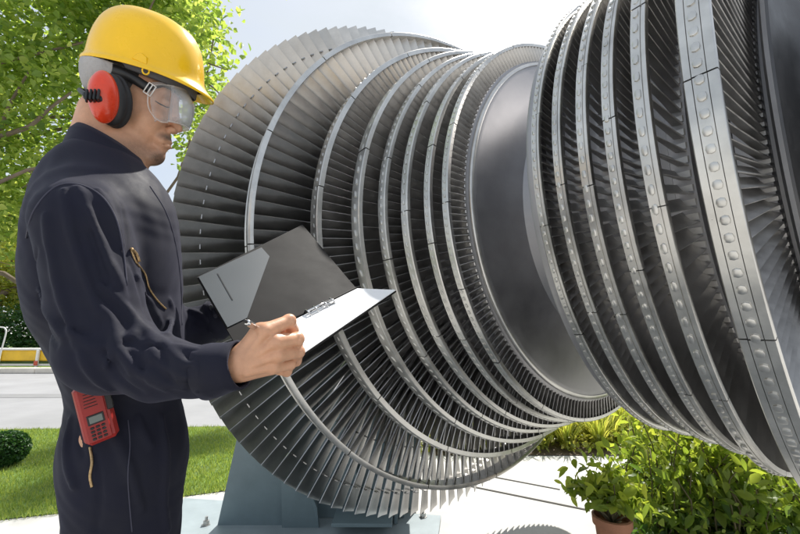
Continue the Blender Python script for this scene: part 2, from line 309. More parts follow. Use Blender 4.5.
def leaf_fine(C, size, flat=.1):
    """a curved, folded leaf of 11 vertices at every centre"""
    n = len(C); nr = RNG.normal(size=(n, 3)); nr[:, 2] = np.abs(nr[:, 2]) + flat; nr /= np.linalg.norm(nr, axis=1)[:, None]
    t = RNG.normal(size=(n, 3)); t[:, 2] -= .5; t -= nr*(t*nr).sum(1)[:, None]; t /= np.linalg.norm(t, axis=1)[:, None]; b = np.cross(nr, t); s = size*RNG.uniform(.45, 1.35, n)[:, None]; w = s*RNG.uniform(.17, .27, n)[:, None]; cv = RNG.uniform(.05, .35, n)[:, None]; L0 = C - t*s*.5
    P = [L0]
    for u, ww in ((.22, .78), (.48, 1.), (.76, .62)):
        m = L0 + t*s*u - nr*s*cv*u*u; P += [m + b*w*ww + nr*w*ww*.35, m, m - b*w*ww + nr*w*ww*.35]
    P.append(L0 + t*s - nr*s*cv); P = np.stack(P, 1).reshape(-1, 3); i = np.arange(n)[:, None]*11; F = []
    Q = np.concatenate([i+q for q in ([1, 4, 5, 2], [2, 5, 6, 3], [4, 7, 8, 5], [5, 8, 9, 6], [0, 1, 2, 2], [0, 2, 3, 3], [7, 10, 8, 8], [8, 10, 9, 9])]); return P, Q
def foliage_fine(name, C, var, size, m, parent=None):
    V, Q = leaf_fine(C, size); F = [tuple(q) if q[2] != q[3] else tuple(q[:3]) for q in Q.tolist()]; return mesh_obj(name, V, F, m, parent, smooth=True, attr=np.repeat(var, 11))
def blob_points(blobs, per, cl, cr):
    """clusters of leaf centres inside ellipsoids, thicker towards the outside; blobs: (centre, radii, weight)"""
    out = []; var = []
    for c, r, wt in blobs:
        k = max(1, int(per*wt)); u = RNG.normal(size=(k, 3)); u /= np.linalg.norm(u, axis=1)[:, None]; q = np.array(c) + u*np.array(r)*(RNG.uniform(.15, 1, k)**.5)[:, None]
        v = RNG.uniform(0, 1, k)
        for p, vv in zip(q, v):
            m = RNG.integers(cl//2, cl+1); d = RNG.normal(size=(m, 3))*cr*np.array([1, 1, .7]); out.append(p+d); var.append(np.clip(vv*.6 + RNG.uniform(0, .4, m), 0, 1))
    return np.concatenate(out), np.concatenate(var)
def foliage(name, C, var, size, m, parent=None, flat=.35):
    V, F = leaf_cloud(C, size, flat); return mesh_obj(name, V, F, m, parent, attr=np.repeat(var, 6))
m_leafA = leaf_mat('broad_leaves', (.10, .18, .05), (.26, .35, .09), (.44, .48, .17), .62)
m_leafB = leaf_mat('yellow_green_leaves', (.15, .20, .04), (.31, .34, .07), (.50, .48, .14), .5)
m_leafC = leaf_mat('dark_leaves', (.02, .07, .02), (.04, .11, .03), (.08, .16, .045), .3)
m_leafD = leaf_mat('glossy_shrub_leaves', (.05, .11, .025), (.20, .27, .045), (.38, .42, .08), .55)
m_bark = mat('bark', (.17, .13, .095), .9, noise=(12, .35, (1, 1, .3)), bump=(40, .8, .01))
def limb(b, p, q, r0, r1, sag=.15, n=9):
    p, q = np.array(p, float), np.array(q, float); L = np.linalg.norm(q-p); mid = (p+q)/2 + RNG.normal(size=3)*L*sag*.5
    P = bez([p, p*.5+mid*.5+RNG.normal(size=3)*L*.03, mid, q*.5+mid*.5+RNG.normal(size=3)*L*.04, q], n); b.tube(P, np.linspace(r0, r1, n), 8); return P
def tree(name, label, base, top, r, blobs, per, cl, cr, size, m, limbs=9, group=None):
    o = empty(name, tuple(base), label, 'tree', group); b = MB(); P = limb(b, base, top, r, r*.45, .12, 14)
    for i in range(limbs):
        p = P[RNG.integers(5, 13)]; c, rr, w = blobs[i % min(12, len(blobs))]; q = np.array(c) + RNG.normal(size=3)*np.array(rr)*.35; Q = limb(b, p, q, r*.38, r*.07, .25)
        for j in range(5):
            s = Q[RNG.integers(3, 9)]; limb(b, s, s + RNG.normal(size=3)*np.array(rr)*.45, r*.10, r*.02, .3, 6)
    b.build('trunk', m_bark, o, smooth=True); C_, v = blob_points(blobs, per, cl, cr); foliage('crown', C_, v, size, m, o); return o
# big tree behind the man
T = []
def zb(px, py, z, r, w=1.): T.append((zp(px, py, z), r, w))
for a in ((-60, 60, 3.9, (1.2, .9, .9), 1.6), (30, 20, 3.8, (1.0, .9, .7), 1.5), (40, 110, 3.9, (.75, .9, .6), 1.2), (100, -10, 3.9, (.85, .8, .45), 1.2), (-20, 180, 3.8, (.8, .8, .55), 1.0),
          (30, 215, 4.0, (.42, .6, .5), .5), (165, -12, 3.8, (.42, .5, .22), .5), (150, 40, 4.2, (.5, .5, .45), .45), (208, 25, 3.7, (.16, .25, .28), .12), (200, 75, 3.7, (.17, .2, .16), .06), (216, 105, 3.7, (.18, .2, .16), .07), (192, 140, 3.8, (.16, .3, .35), .10), (120, -90, 4, (1.2, 1, .7), 1.)): zb(*a)
for tx, ty, rr_ in ((-4.0, 3.4, .5), (-5.4, 3.9, .6), (-3.0, 4.2, .45), (-2.4, 3.4, .4), (-6.4, 3.3, .6), (-3.5, 2.9, .35), (-2.0, 4.4, .35)):  # unseen leaf clumps above the view, added to dapple the lawn with shade
    h_ = (1.9 + .93*ty)/(1-.93*.60); T.append(((tx+.26*h_, ty+.60*h_, h_+.3), (rr_*1.05, rr_*1.05, .35), .36))
tree('broadleaf_tree', 'large bright green broadleaf tree with spreading crown behind the man in the yellow helmet', (-5.4, 4.6, 0), zp(-70, 40, 4.3), .09, T, 270, 14, .12, .070, m_leafA, 12)
bq = MB(); Q = bez([zp(-90, 200, 3.6), zp(-30, 150, 3.55), zp(8, 134, 3.5), zp(30, 126, 3.5), zp(50, 108, 3.5), zp(72, 92, 3.55)], 16); bq.tube(Q, np.linspace(.028, .010, 16), 8)
Q = bez([zp(-20, 150, 3.55), zp(2, 122, 3.5), zp(12, 100, 3.5), zp(30, 70, 3.5)], 10); bq.tube(Q, np.linspace(.024, .008, 10), 8)
Q = bez([zp(150, 40, 3.8), zp(185, 52, 3.7), zp(205, 62, 3.7), zp(228, 70, 3.7)], 10); bq.tube(Q, np.linspace(.015, .005, 10), 6)
Q = bez([zp(190, 55, 3.7), zp(205, 80, 3.7), zp(218, 92, 3.7), zp(228, 108, 3.7)], 10); bq.tube(Q, np.linspace(.010, .004, 10), 6)
bq.build('branch', m_bark, bpy.data.objects['broadleaf_tree'], smooth=True)
# trees and hedge across the road
def far(px, py, z): return tuple(zp(px, py, z))
tree('roadside_tree', 'sunlit yellow-green tree across the road, just above the yellow barrier', (-13.5, 13.5, .1), (-13.3, 13.6, 3.4), .14, [((-13.4, 13.6, 3.7), (2.2, 1.5, 1.5), 1.6), ((-11.6, 13.9, 2.5), (1.5, 1.2, 1.0), .9), ((-15.8, 14, 3.0), (1.6, 1.3, 1.5), 1.), ((-13.2, 14.2, 2.2), (1.8, 1.0, .8), .9)], 300, 12, .25, .17, m_leafB, 7, 'trees across the road')
tree('roadside_tree', 'taller mid-green tree across the road behind the sunlit yellow-green one', (-16.5, 18.5, .1), (-16.3, 18.6, 5.5), .2, [((-16, 18.5, 6.2), (3.5, 2, 2.6), 1.6), ((-12, 18.8, 4.8), (2.6, 1.6, 2.2), 1.), ((-20.5, 18.5, 5.6), (2.6, 1.8, 2.6), 1.)], 330, 12, .35, .22, m_leafA, 8, 'trees across the road')
hd = [((x, 12.6+RNG.uniform(-.2, .2), 1.0), (.85, .45, 1.0), 1.) for x in np.arange(-22, -3.5, 1.2)]
C_, v = blob_points(hd, 210, 12, .17); o = foliage('hedge', C_, v, .12, m_leafC); tag(o, 'dark green clipped hedge along the far kerb behind the yellow barrier', 'hedge')
bd = [((x, 4.9+2.6, .45), (.5, .35, .45), 1.) for x in np.arange(.6, .7, .6)]
# clipped round bush on the lawn
def ball_bush(name, label, c, r, n, size, m, cat='bush', group=None):
    u = RNG.normal(size=(n, 3)); u /= np.linalg.norm(u, axis=1)[:, None]; p = np.array(c) + u*np.array(r)*RNG.uniform(.86, 1.03, n)[:, None]; p = p[p[:, 2] > .02]
    o = foliage(name, p, RNG.uniform(0, 1, len(p)), size, m); q = tag(o, label, cat, group)
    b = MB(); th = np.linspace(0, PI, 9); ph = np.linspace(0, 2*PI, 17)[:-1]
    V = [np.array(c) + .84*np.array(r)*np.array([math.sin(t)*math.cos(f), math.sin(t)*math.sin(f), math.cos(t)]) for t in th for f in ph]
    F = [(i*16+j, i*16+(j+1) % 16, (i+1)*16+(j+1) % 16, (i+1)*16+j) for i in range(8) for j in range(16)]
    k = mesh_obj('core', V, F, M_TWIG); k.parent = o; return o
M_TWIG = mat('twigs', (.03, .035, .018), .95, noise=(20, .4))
c = gp(-12, 472); ball_bush('round_bush', 'small clipped round dark green bush on the lawn', (c[0], c[1]+.12, .145), (.175, .16, .145), 5200, .026, m_leafC)
c = gp(592, 424); ball_bush('topiary_bush', 'dark green clipped bush standing beyond the spiky yellow-green grass', (c[0]+.05, c[1]+.3, .36), (.30, .30, .36), 5000, .045, m_leafC)
# lawn grass
def blades(n, X, Y, h, w, m, name, z=.006):
    a = RNG.uniform(0, 2*PI, n); hh = h*RNG.uniform(.5, 1.2, n); lean = RNG.uniform(.1, .8, n)*hh; b = RNG.uniform(0, 2*PI, n); wx, wy = np.cos(a)*w/2, np.sin(a)*w/2
    P = np.stack([np.stack([X-wx, Y-wy, np.full(n, z)], 1), np.stack([X+wx, Y+wy, np.full(n, z)], 1), np.stack([X+np.cos(b)*lean, Y+np.sin(b)*lean, z+hh], 1)], 1).reshape(-1, 3)
    return mesh_obj(name, P, np.arange(3*n).reshape(-1, 3), m, attr=np.repeat(RNG.uniform(0, 1, n), 3))
n = 90000; X = RNG.uniform(-7.2, D_[0], n); f = RNG.uniform(0, 1, n)**1.2; Y = LN(X) - .015 + RNG.normal(0, .012, n) + (LF(X)-LN(X)+.01)*f
m_grass = leaf_mat('grass_blades', (.14, .21, .05), (.22, .29, .07), (.33, .37, .12), .45)
tag(blades(n, X, Y, .035, .006, m_grass, 'grass'), 'short sunlit lawn grass beside the road', None, kind='stuff')
# spiky ornamental grass along the bed
def spiky(label, c, h, n=60, m=None):
    V = []; F = []; at = []
    for i in range(n):
        a = RNG.uniform(0, 2*PI); L_ = h*RNG.uniform(.7, 1.2); out = RNG.uniform(.1, .75)*L_; w = .009*RNG.uniform(.7, 1.3); s = np.array([math.cos(a), math.sin(a), 0]); p = np.array([-s[1], s[0], 0])*w; k = len(V); vv = RNG.uniform(0, 1); b0 = np.array(c) + s*RNG.uniform(0, .06)
        for j, t in enumerate((0, .3, .6, .85, 1.0)):
            q = b0 + s*out*t**1.6 + np.array([0, 0, L_*(t - .38*t**3*out/L_)]); ww = (1, 1, .75, .45, .05)[j]; V += [q-p*ww, q+p*ww]; at += [vv, vv]
        F += [(k+2*j, k+2*j+1, k+2*j+3, k+2*j+2) for j in range(4)]
    return tag(mesh_obj('ornamental_grass', V, F, m or m_leafB, attr=at), label, 'grass clump', 'spiky grass clumps in the bed beyond the paving')
LBL = 'spiky yellow-green grass clump in the narrow bed beyond the white paving'
for i, px in enumerate(np.linspace(436, 612, 14)):
    g = gp(px + RNG.uniform(-4, 4), 449 - (i % 2)*7); spiky(LBL, (g[0], g[1], .01), .36, 110)
for i, px in enumerate(np.linspace(446, 620, 9)):
    g = gp(px + RNG.uniform(-5, 5), 434); spiky(LBL, (g[0], g[1], .01), .42, 90)
a, b, c, d = gp(430, 456), gp(640, 456), gp(640, 424), gp(430, 424)
n = 5200; q = np.stack([RNG.uniform(a[0]-.6, b[0]+1.2, n), RNG.uniform(a[1]+.04, d[1]+.3, n), RNG.uniform(.02, .15, n)], 1)
tag(foliage('ground_cover', q, RNG.uniform(0, 1, n), .055, m_leafB), 'low yellow-green leafy ground cover filling the bed', None, kind='stuff')
# potted broad-leaved shrubs behind the rotor's near end
m_terra = mat('terracotta', (.42, .19, .11), .8, noise=(14, .2), bump=(60, .3, .002)); m_stem = mat('green_brown_stem', (.12, .10, .05), .8)
def potted(label, x, y, h, spread, n, potw=.17, m=None, px_=0):
    o = empty('potted_shrub' if px_ < 610 else 'leafy_shrub', (x, y, 0), label, 'potted plant' if px_ < 610 else 'shrub', None if px_ < 610 else 'broad-leaved shrubs behind the rotor')
    b = MB(); s = potw if px_ < 610 else .05; pr = [(.34*s, 0), (.36*s, .01), (.47*s, 1.35*s), (.53*s, 1.36*s), (.54*s, 1.58*s), (.48*s, 1.60*s), (.46*s, 1.42*s), (0, 1.42*s)]; k = 24
    V = [(x+r*math.cos(2*PI*j/k), y+r*math.sin(2*PI*j/k), z) for r, z in pr for j in range(k)]; F = [(i*k+j, i*k+(j+1) % k, (i+1)*k+(j+1) % k, (i+1)*k+j) for i in range(len(pr)-1) for j in range(k)]; b.add(V, F)
    if px_ < 610: autosmooth(b.build('pot', m_terra, o))
    st = MB(); C_ = []; vr = []
    for i in range(22):
        a = RNG.uniform(0, 2*PI); e = np.array([x + spread*math.cos(a)*RNG.uniform(.15, 1), y + spread*math.sin(a)*RNG.uniform(.15, .9), h*(RNG.uniform(.25, 1.02) if px_ >= 610 else RNG.uniform(.55, 1.02))])
        Q = limb(st, (x, y, s*1.4 if px_ < 610 else 0), e, .006, .0022, .22, 10)
        for j in range(n):
            q = Q[min(9, int(RNG.uniform(.22 if px_ < 610 else .12, 1)**.8*10))]; C_.append(np.maximum(q + RNG.normal(size=3)*np.array([.06, .06, .06]), [-99, -99, s*1.6+.10 if px_ < 610 else .03])); vr.append(np.clip((q[2]/h)*.75 + RNG.uniform(-.25, .3), 0, 1))  # leaf tone rises with height: lit tops and shaded bases put into the colour
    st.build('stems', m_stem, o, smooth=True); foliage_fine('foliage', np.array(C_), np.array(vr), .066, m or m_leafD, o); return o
PL = [(603, 2.02, .47, .15, 'potted shrub in the clay pot that shows at the edge of the white paving', .17), (655, 2.10, .76, .22, 'tall shrub with sunlit yellow tips, next to the clay pot', .17),
      (698, 2.12, .80, .25, 'broad-leaved shrub in the middle of the front row, below the studded bands', .17), (728, 2.0, .72, .22, 'low broad-leaved shrub standing just before the pale post', .15), (775, 2.0, .70, .24, 'shrub with bright drooping leaves just past the pale post', .16), (830, 2.1, .75, .25, 'outermost shrub of the front row, furthest past the pale post', .16),
      (640, 2.55, .62, .22, 'rear shrub growing behind the clay pot', .17), (668, 2.6, .84, .26, 'rear shrub half hidden behind the tall one with yellow tips', .17), (716, 2.6, .82, .26, 'rear shrub seen between the yellow-tipped one and the pale post', .17), (764, 2.6, .8, .26, 'rear shrub directly behind the pale post', .17), (812, 2.6, .8, .26, 'rear shrub at the far end of the back row', .17)]
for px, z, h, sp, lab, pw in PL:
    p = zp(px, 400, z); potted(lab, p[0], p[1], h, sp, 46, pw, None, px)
p = zp(740, 480, 2.15); b = MB(); Q = bez([(p[0]+.01, p[1], 0), (p[0], p[1], .3), (p[0]-.012, p[1], .6), (p[0]-.02, p[1], .9)], 12); b.tube(Q, np.linspace(.028, .022, 12), 12)
tag(b.build('post', mat('weathered_post', (.50, .44, .33), .85, noise=(18, .3, (1, 1, .2)), bump=(50, .6, .004)), smooth=True), 'pale weathered post standing among the leafy shrubs', 'post')

# ---- yellow barrier, hoop across the road
m_yel = mat('yellow_paint', (.80, .50, .03), .5, noise=(4, .12)); m_wht = mat('white_paint', (.75, .74, .70), .5, noise=(6, .1)); m_red = mat('red_paint', (.55, .09, .05), .5)
o = empty('road_barrier', (-9, 10.9, 0), 'long yellow barrier with white and red rails beside the far kerb', 'barrier')
MB().box((-9.6, 10.95, .42), (9.6, .22, .30), bev=.03).build('beam', m_yel, o); MB().box((-9.6, 10.93, .585), (9.6, .26, .05), bev=.01).build('cap_rail', m_wht, o)
MB().box((-9.6, 10.83, .17), (9.6, .05, .06), bev=.01).build('lower_rail', m_wht, o)
for x in np.arange(-14, -4.6, 1.05): MB().box((x, 10.80, .30), (.07, .06, .55), bev=.01).build('post', m_wht, o); MB().box((x, 10.765, .22), (.10, .02, .12), bev=.005).build('reflector', m_red, o)
p = zp(3, 345, 10.2); b = MB(); Q = bez([(p[0]-.06, p[1], 0), (p[0]-.03, p[1], .5), (p[0]+.03, p[1], 1.0), (p[0], p[1], 1.13), (p[0]-.12, p[1], 1.18), (p[0]-.7, p[1], 1.2)], 22); b.tube(Q, .017, 10)
tag(b.build('pipe_hoop', m_wht, smooth=True), 'white bent pipe hoop standing in front of the yellow barrier', 'pipe')

# ---- support stand under the rotor's big end
m_blue = mat('blue_grey_paint', (.15, .20, .22), .42, noise=(5, .12), bump=(40, .1, .002)); m_bolt = mat('zinc_bolt', (.45, .44, .42), .4, .9); m_plate = mat('pale_blue_paint', (.30, .35, .37), .45, noise=(6, .12))
def ux(x, z, h=0.): return np.array([x*U, z*U, h])        # plan position in fitted units
stand = empty('rotor_stand', tuple(ux(-1.2, 6.3)), 'blue-grey welded steel stand bolted to the paving under the rotor\'s largest blade row', 'machine stand')
pl = [gp(184, 503), gp(441, 521), gp(430, 600), gp(120, 600)]
MB().prism([np.array([q[0], q[1], .002]) for q in pl], (0, 0, .03)).build('base_plate', m_plate, stand)
def vert(px, ybase, ytop_h):             # an upright through the ground pixel
    g = gp(px, ybase); return np.array([g[0], g[1], .032]), np.array([g[0], g[1], ytop_h])
def panel(pts, ext, name, m=m_blue):
    b = MB(); b.prism(pts, ext); return b.build(name, m, stand)
def at_(px, py, z): return zp(px, py, z)
# main web: face towards the camera, leaning in at its outer edge
zz = 2.30
b0, b1 = at_(216, 548, zz), at_(283, 548, zz); t1, t0 = at_(285, 380, zz+.02), at_(250, 380, zz+.02); b0[2] = b1[2] = .032
panel([b0, b1, t1, t0], (.0, .03, 0), 'web_plate')
q0, q1 = b1 + [0, -.0, 0], b1 + np.array([.03, .34, 0]); panel([q0 + [.001, .031, 0], q1, q1 + [0, 0, 1.15], q0 + [.001, .031, 1.1]], (.02, 0, 0), 'side_plate')
# gusset, recess box and right post
g0, g1 = at_(281, 552, 2.27), at_(318, 552, 2.27); g2, g3, g4 = at_(317, 508, 2.27), at_(306, 482, 2.27), at_(281, 474, 2.27); g0[2] = g1[2] = .032
panel([g0, g1, g2, g3, g4], (0, .025, 0), 'gusset')
r0, r1 = at_(318, 540, 2.45), at_(398, 540, 2.45); r0[2] = r1[2] = .032
for k_, (p_, w_) in enumerate(((at_(357, 530, 2.44), .014), (at_(396, 530, 2.44), .02))):
    MB().box((p_[0], p_[1], .032+.36), (w_, .25, .72), bev=.003).build('upright', m_blue, stand)
MB().box((at_(350, 530, 2.6)[0], 2.62, .40), (.72, .02, .734), bev=.003).build('back_plate', m_blue, stand)
MB().box(((r0[0]+r1[0])/2+.05, 2.47, .10), (.34, .2, .02), bev=.003).build('shelf', m_blue, stand)
cx = A0 + AX*U*(-5.75)
MB().box((cx[0], cx[1], .72), (.62, .30, .10), M=np.array([[-DV[2], DV[0], 0], [-DV[0]*-1, -DV[2]*-1, 0], [0, 0, 1]])*1.0 if False else None, bev=.01).build('top_beam', m_blue, stand)
b = MB(); an = np.linspace(PI, 2*PI, 17); P = [cx + .62*U*1.0*(math.cos(a)*VL + math.sin(a)*UP) - AX*.1 for a in an]; Q = [np.array([P[-1][0], P[-1][1], .77]), np.array([P[0][0], P[0][1], .77])]; b.prism(P + Q, AX*.2); b.build('bearing_cradle', m_blue, stand)
MB().box((cx[0], cx[1]+.02, .35), (.40, .18, .636), bev=.01).build('pillar', m_blue, stand)
for px, py in ((206, 525), (423, 517), (233, 545)):
    g = gp(px, py, .032); bo = MB(); k = 6; r = .017
    for h0, h1, rr in ((.032, .036, .026), (.036, .056, .018), (.056, .078, .009)):
        V = [(g[0]+rr*math.cos(2*PI*j/k), g[1]+rr*math.sin(2*PI*j/k), h) for h in (h0, h1) for j in range(k)]; bo.add(V, [(j, (j+1) % k, k+(j+1) % k, k+j) for j in range(k)] + [tuple(k+j for j in range(k))])
    bo.build('bolt', m_bolt, stand)
# ------------------------------------------------------------------ the man: signed-distance bodies turned into meshes
PSI = math.radians(34.7); DM = .90
rV = np.array([math.cos(PSI), math.sin(PSI), 0]); hV = np.array([-math.sin(PSI), math.cos(PSI), 0]); bV = np.array([0, 0, 1.])
def LP(px, py, c=0.):                    # local (a right, b up, c away) point seen at a photo pixel, at depth c
    d = dir2w([(px-400)/FPX, (py-267)/FPX, 1.0]); p = CAM + d*((DM+c)/(d @ hV)); return np.array([p @ rV, p[2], p @ hV - DM])
def l2w(P): P = np.atleast_2d(P); return P[:, 0:1]*rV + (P[:, 2:3]+DM)*hV + P[:, 1:2]*bV
RHO = math.radians(19); LAT0 = np.array([0, math.sin(RHO), math.cos(RHO)]); HUP = np.array([0, math.cos(RHO), -math.sin(RHO)]); YAW = math.radians(12); HC0 = LP(135, 100, 0)
HF = math.cos(YAW)*np.array([1., 0, 0]) - math.sin(YAW)*LAT0; LAT = math.sin(YAW)*np.array([1., 0, 0]) + math.cos(YAW)*LAT0
def HL(px, py, w=0.): v = LP(px, py, 0) - HC0; return HC0 + v[0]*HF + np.array([0, v[1], 0]) + w*LAT
HB = np.array([HF, HUP, LAT])     # head basis rows
def rotin(B, deg):                       # turn a basis in its own first-second plane
    c, s = math.cos(math.radians(deg)), math.sin(math.radians(deg)); return np.array([c*B[0]+s*B[1], -s*B[0]+c*B[1], B[2]])
def ell(P, c, r, B=None):
    q = P - np.asarray(c); q = q @ B.T if B is not None else q; r = np.asarray(r, float)
    k0 = np.linalg.norm(q/r, axis=1); k1 = np.linalg.norm(q/(r*r), axis=1)+1e-9; return k0*(k0-1)/k1
def cap(P, a, b, ra, rb):
    a, b = np.asarray(a, float), np.asarray(b, float); ab = b-a; t = np.clip(((P-a) @ ab)/(ab @ ab + 1e-12), 0, 1); return np.linalg.norm(P-a-t[:, None]*ab, axis=1) - (ra+(rb-ra)*t)
def smin(a, b, k): h = np.clip(.5+.5*(b-a)/k, 0, 1); return b*(1-h)+a*h-k*h*(1-h)
def smax(a, b, k): return -smin(-a, -b, k)
def mesh_sdf(f, xs, ys, zs, cs=4, marg=2.4):
    ax_ = [np.asarray(q) for q in (xs, ys, zs)]; n = [len(q) for q in ax_]; cc = [q[::cs] for q in ax_]
    G = np.stack(np.meshgrid(*cc, indexing='ij'), -1); D0 = np.empty(G.shape[:3]); G2 = G.reshape(-1, 3); D0 = f(G2).reshape(G.shape[:3])
    st = [np.gradient(q) for q in cc]; ST_ = np.maximum(np.maximum(st[0][:, None, None], st[1][None, :, None]), st[2][None, None, :])
    ix = [np.minimum((np.arange(m)+cs//2)//cs, len(c)-1) for m, c in zip(n, cc)]
    D = D0[np.ix_(*ix)].astype(np.float32); near = (np.abs(D0) < ST_*marg)[np.ix_(*ix)]
    I = np.argwhere(near)
    for s in range(0, len(I), 400000):
        J = I[s:s+400000]; D[J[:, 0], J[:, 1], J[:, 2]] = f(np.stack([ax_[0][J[:, 0]], ax_[1][J[:, 1]], ax_[2][J[:, 2]]], 1))
    Sg = D < 0; a = [slice(0, -1), slice(1, None)]; cnt = np.zeros([q-1 for q in n], np.int8)
    for i in (0, 1):
        for j in (0, 1):
            for k in (0, 1): cnt += Sg[a[i], a[j], a[k]]
    act = (cnt > 0) & (cnt < 8); C = np.argwhere(act); idx = np.full(act.shape, -1, np.int32); idx[tuple(C.T)] = np.arange(len(C))
    acc = np.zeros((len(C), 3)); wt = np.zeros(len(C))
    for axis in range(3):
        o1, o2 = [q for q in range(3) if q != axis]
        for i in (0, 1):
            for j in (0, 1):
                p = C.copy(); p[:, o1] += i; p[:, o2] += j; q = p.copy(); q[:, axis] += 1
                dp = D[tuple(p.T)]; dq = D[tuple(q.T)]; m = (dp < 0) != (dq < 0); t = dp[m]/(dp[m]-dq[m])
                X = np.stack([ax_[w][p[m][:, w]] for w in range(3)], 1); X[:, axis] += t*(ax_[axis][q[m][:, axis]]-ax_[axis][p[m][:, axis]]); acc[m] += X; wt[m] += 1
    V = acc/np.maximum(wt, 1)[:, None]; e = .0012
    for _ in range(2):
        d0 = f(V); g = np.stack([f(V+np.eye(3)[q]*e)-f(V-np.eye(3)[q]*e) for q in range(3)], 1)/(2*e); gn = (g*g).sum(1); stp = (d0/np.maximum(gn, .25))[:, None]*g; L_ = np.linalg.norm(stp, axis=1)[:, None]; V = V - stp*np.minimum(1, .003/np.maximum(L_, 1e-9))
    Fs = []
    for axis in range(3):
        o1, o2 = [(1, 2), (2, 0), (0, 1)][axis]; sl = [slice(None)]*3; sl2 = [slice(None)]*3; sl[axis] = slice(0, -1); sl2[axis] = slice(1, None)
        ch = Sg[tuple(sl)] != Sg[tuple(sl2)]; E = np.argwhere(ch); ok = (E[:, o1] > 0) & (E[:, o2] > 0) & (E[:, o1] < n[o1]-1) & (E[:, o2] < n[o2]-1); E = E[ok]
        def g_(d1, d2): q = E.copy(); q[:, o1] -= d1; q[:, o2] -= d2; return idx[tuple(q.T)]
        Q = np.stack([g_(1, 1), g_(0, 1), g_(0, 0), g_(1, 0)], 1); inv = ~Sg[tuple(E.T)]; Q[inv] = Q[inv][:, ::-1]; Fs.append(Q)
    F = np.concatenate(Fs); F = F[(F >= 0).all(1)]; return V, F
def sdf_obj(name, f, xs, ys, zs, m, parent, cs=4, attr=None):
    V, F = mesh_sdf(f, xs, ys, zs, cs); return mesh_obj(name, l2w(V), F.astype(np.int32), m, parent, smooth=True, attr=None if attr is None else attr(V))
def axis(lo, hi, h, coarse=None):        # optional coarse stretch below `lo`
    a = np.arange(lo, hi+h, h)
    if coarse: a = np.concatenate([np.arange(coarse[0], lo-1e-6, coarse[1]), a])
    return a
def trace(f, px, py, t0=.3, t1=1.6):     # where the pixel's ray meets a body (local coordinates)
    d = dir2w([(px-400)/FPX, (py-267)/FPX, 1.0]); d = d/np.linalg.norm(d); t = t0
    for _ in range(90):
        p = CAM + d*t; q = np.array([[p @ rV, p[2], p @ hV - DM]]); s = float(f(q)[0])
        if s < 4e-4 or t > t1: break
        t += max(s*.7, 3e-4)
    return q[0]
# ---- skin body
WR = LP(240, 364, -.335)
FING = [  # MCP, PIP, DIP, tip
    [(266, 331, -.362), (289, 321, -.352), (293, 330, -.330), (281, 337, -.318)],
    [(276, 342, -.366), (297, 339, -.354), (297, 348, -.328), (284, 350, -.316)],
    [(278, 355, -.362), (298, 352, -.346), (296, 361, -.324), (284, 361, -.314)],
    [(273, 367, -.350), (290, 364, -.338), (287, 372, -.320), (278, 371, -.312)]]
FR = [(.0098, .0088, .0080, .0070), (.0100, .0090, .0082, .0070), (.0094, .0086, .0078, .0066), (.0086, .0076, .0068, .0058)]
def boxed(f, lo, hi):
    lo, hi = np.array(lo), np.array(hi)
    def g(P):
        m = ((P > lo-.05) & (P < hi+.05)).all(1); d = np.full(len(P), .12); q = np.maximum(lo-P, P-hi).max(1); d = np.maximum(q, .05)
        if m.any(): d[m] = f(P[m])
        return d
    return g
def right_hand(P):
    d = cap(P, LP(205, 370, -.300), WR, .027, .0205); fa = None
    for i, (F_, R_) in enumerate(zip(FING, FR)):
        q = [LP(*x) for x in F_]
        m = cap(P, WR + (q[0]-WR)*.05 + np.array([0, .008*(1.3-i*.8), 0]), q[0]+[0, 0, .006], .0135, .0112); d = smin(d, m, .010)
        m = cap(P, WR + np.array([.01, .006-.0045*i, .012]), q[0]+[-.004, 0, .020], .0125, .0108); d = smin(d, m, .012)
        t = cap(P, WR + np.array([.004, .010-.007*i, -.019]), q[0]+[-.002, 0, -.0065], .0035, .0045); d = smin(d, t, .006)
        fg = smin(cap(P, q[0], q[1], R_[0]*1.12, R_[1]), cap(P, q[1], q[2], R_[1], R_[2]), .003); fg = smin(fg, cap(P, q[2], q[3], R_[2], R_[3]), .003)
        fg = smin(fg, ell(P, q[1]+[0, 0, -.001], np.array([1, 1, 1])*R_[1]*1.08), .003); fa = fg if fa is None else smin(fa, fg, .0010)
    d = smin(d, fa, .004)
    for F_ in FING:
        for a_, b_ in ((1, 2), (0, 1)):
            q1, q0 = LP(*F_[a_]), LP(*F_[0])
            if a_ == 1:
                u = (q0-q1)/np.linalg.norm(q0-q1)
                for o_ in (.002, -.0015): c_ = q1 + u*o_ + np.array([0, 0, -.0098]); d = smax(d, -cap(P, c_+[0, .005, 0], c_-[0, .005, 0], .0007, .0007), .0015)
    th = [LP(248, 352, -.322), LP(260, 334, -.322), LP(277, 328, -.318), LP(289, 332, -.312)]
    d = smin(d, cap(P, th[0], th[1], .015, .0125), .010); d = smin(d, smin(cap(P, th[1], th[2], .0125, .0105), cap(P, th[2], th[3], .0105, .008), .003), .004)
    return d
LWR = LP(226, 318, -.02)
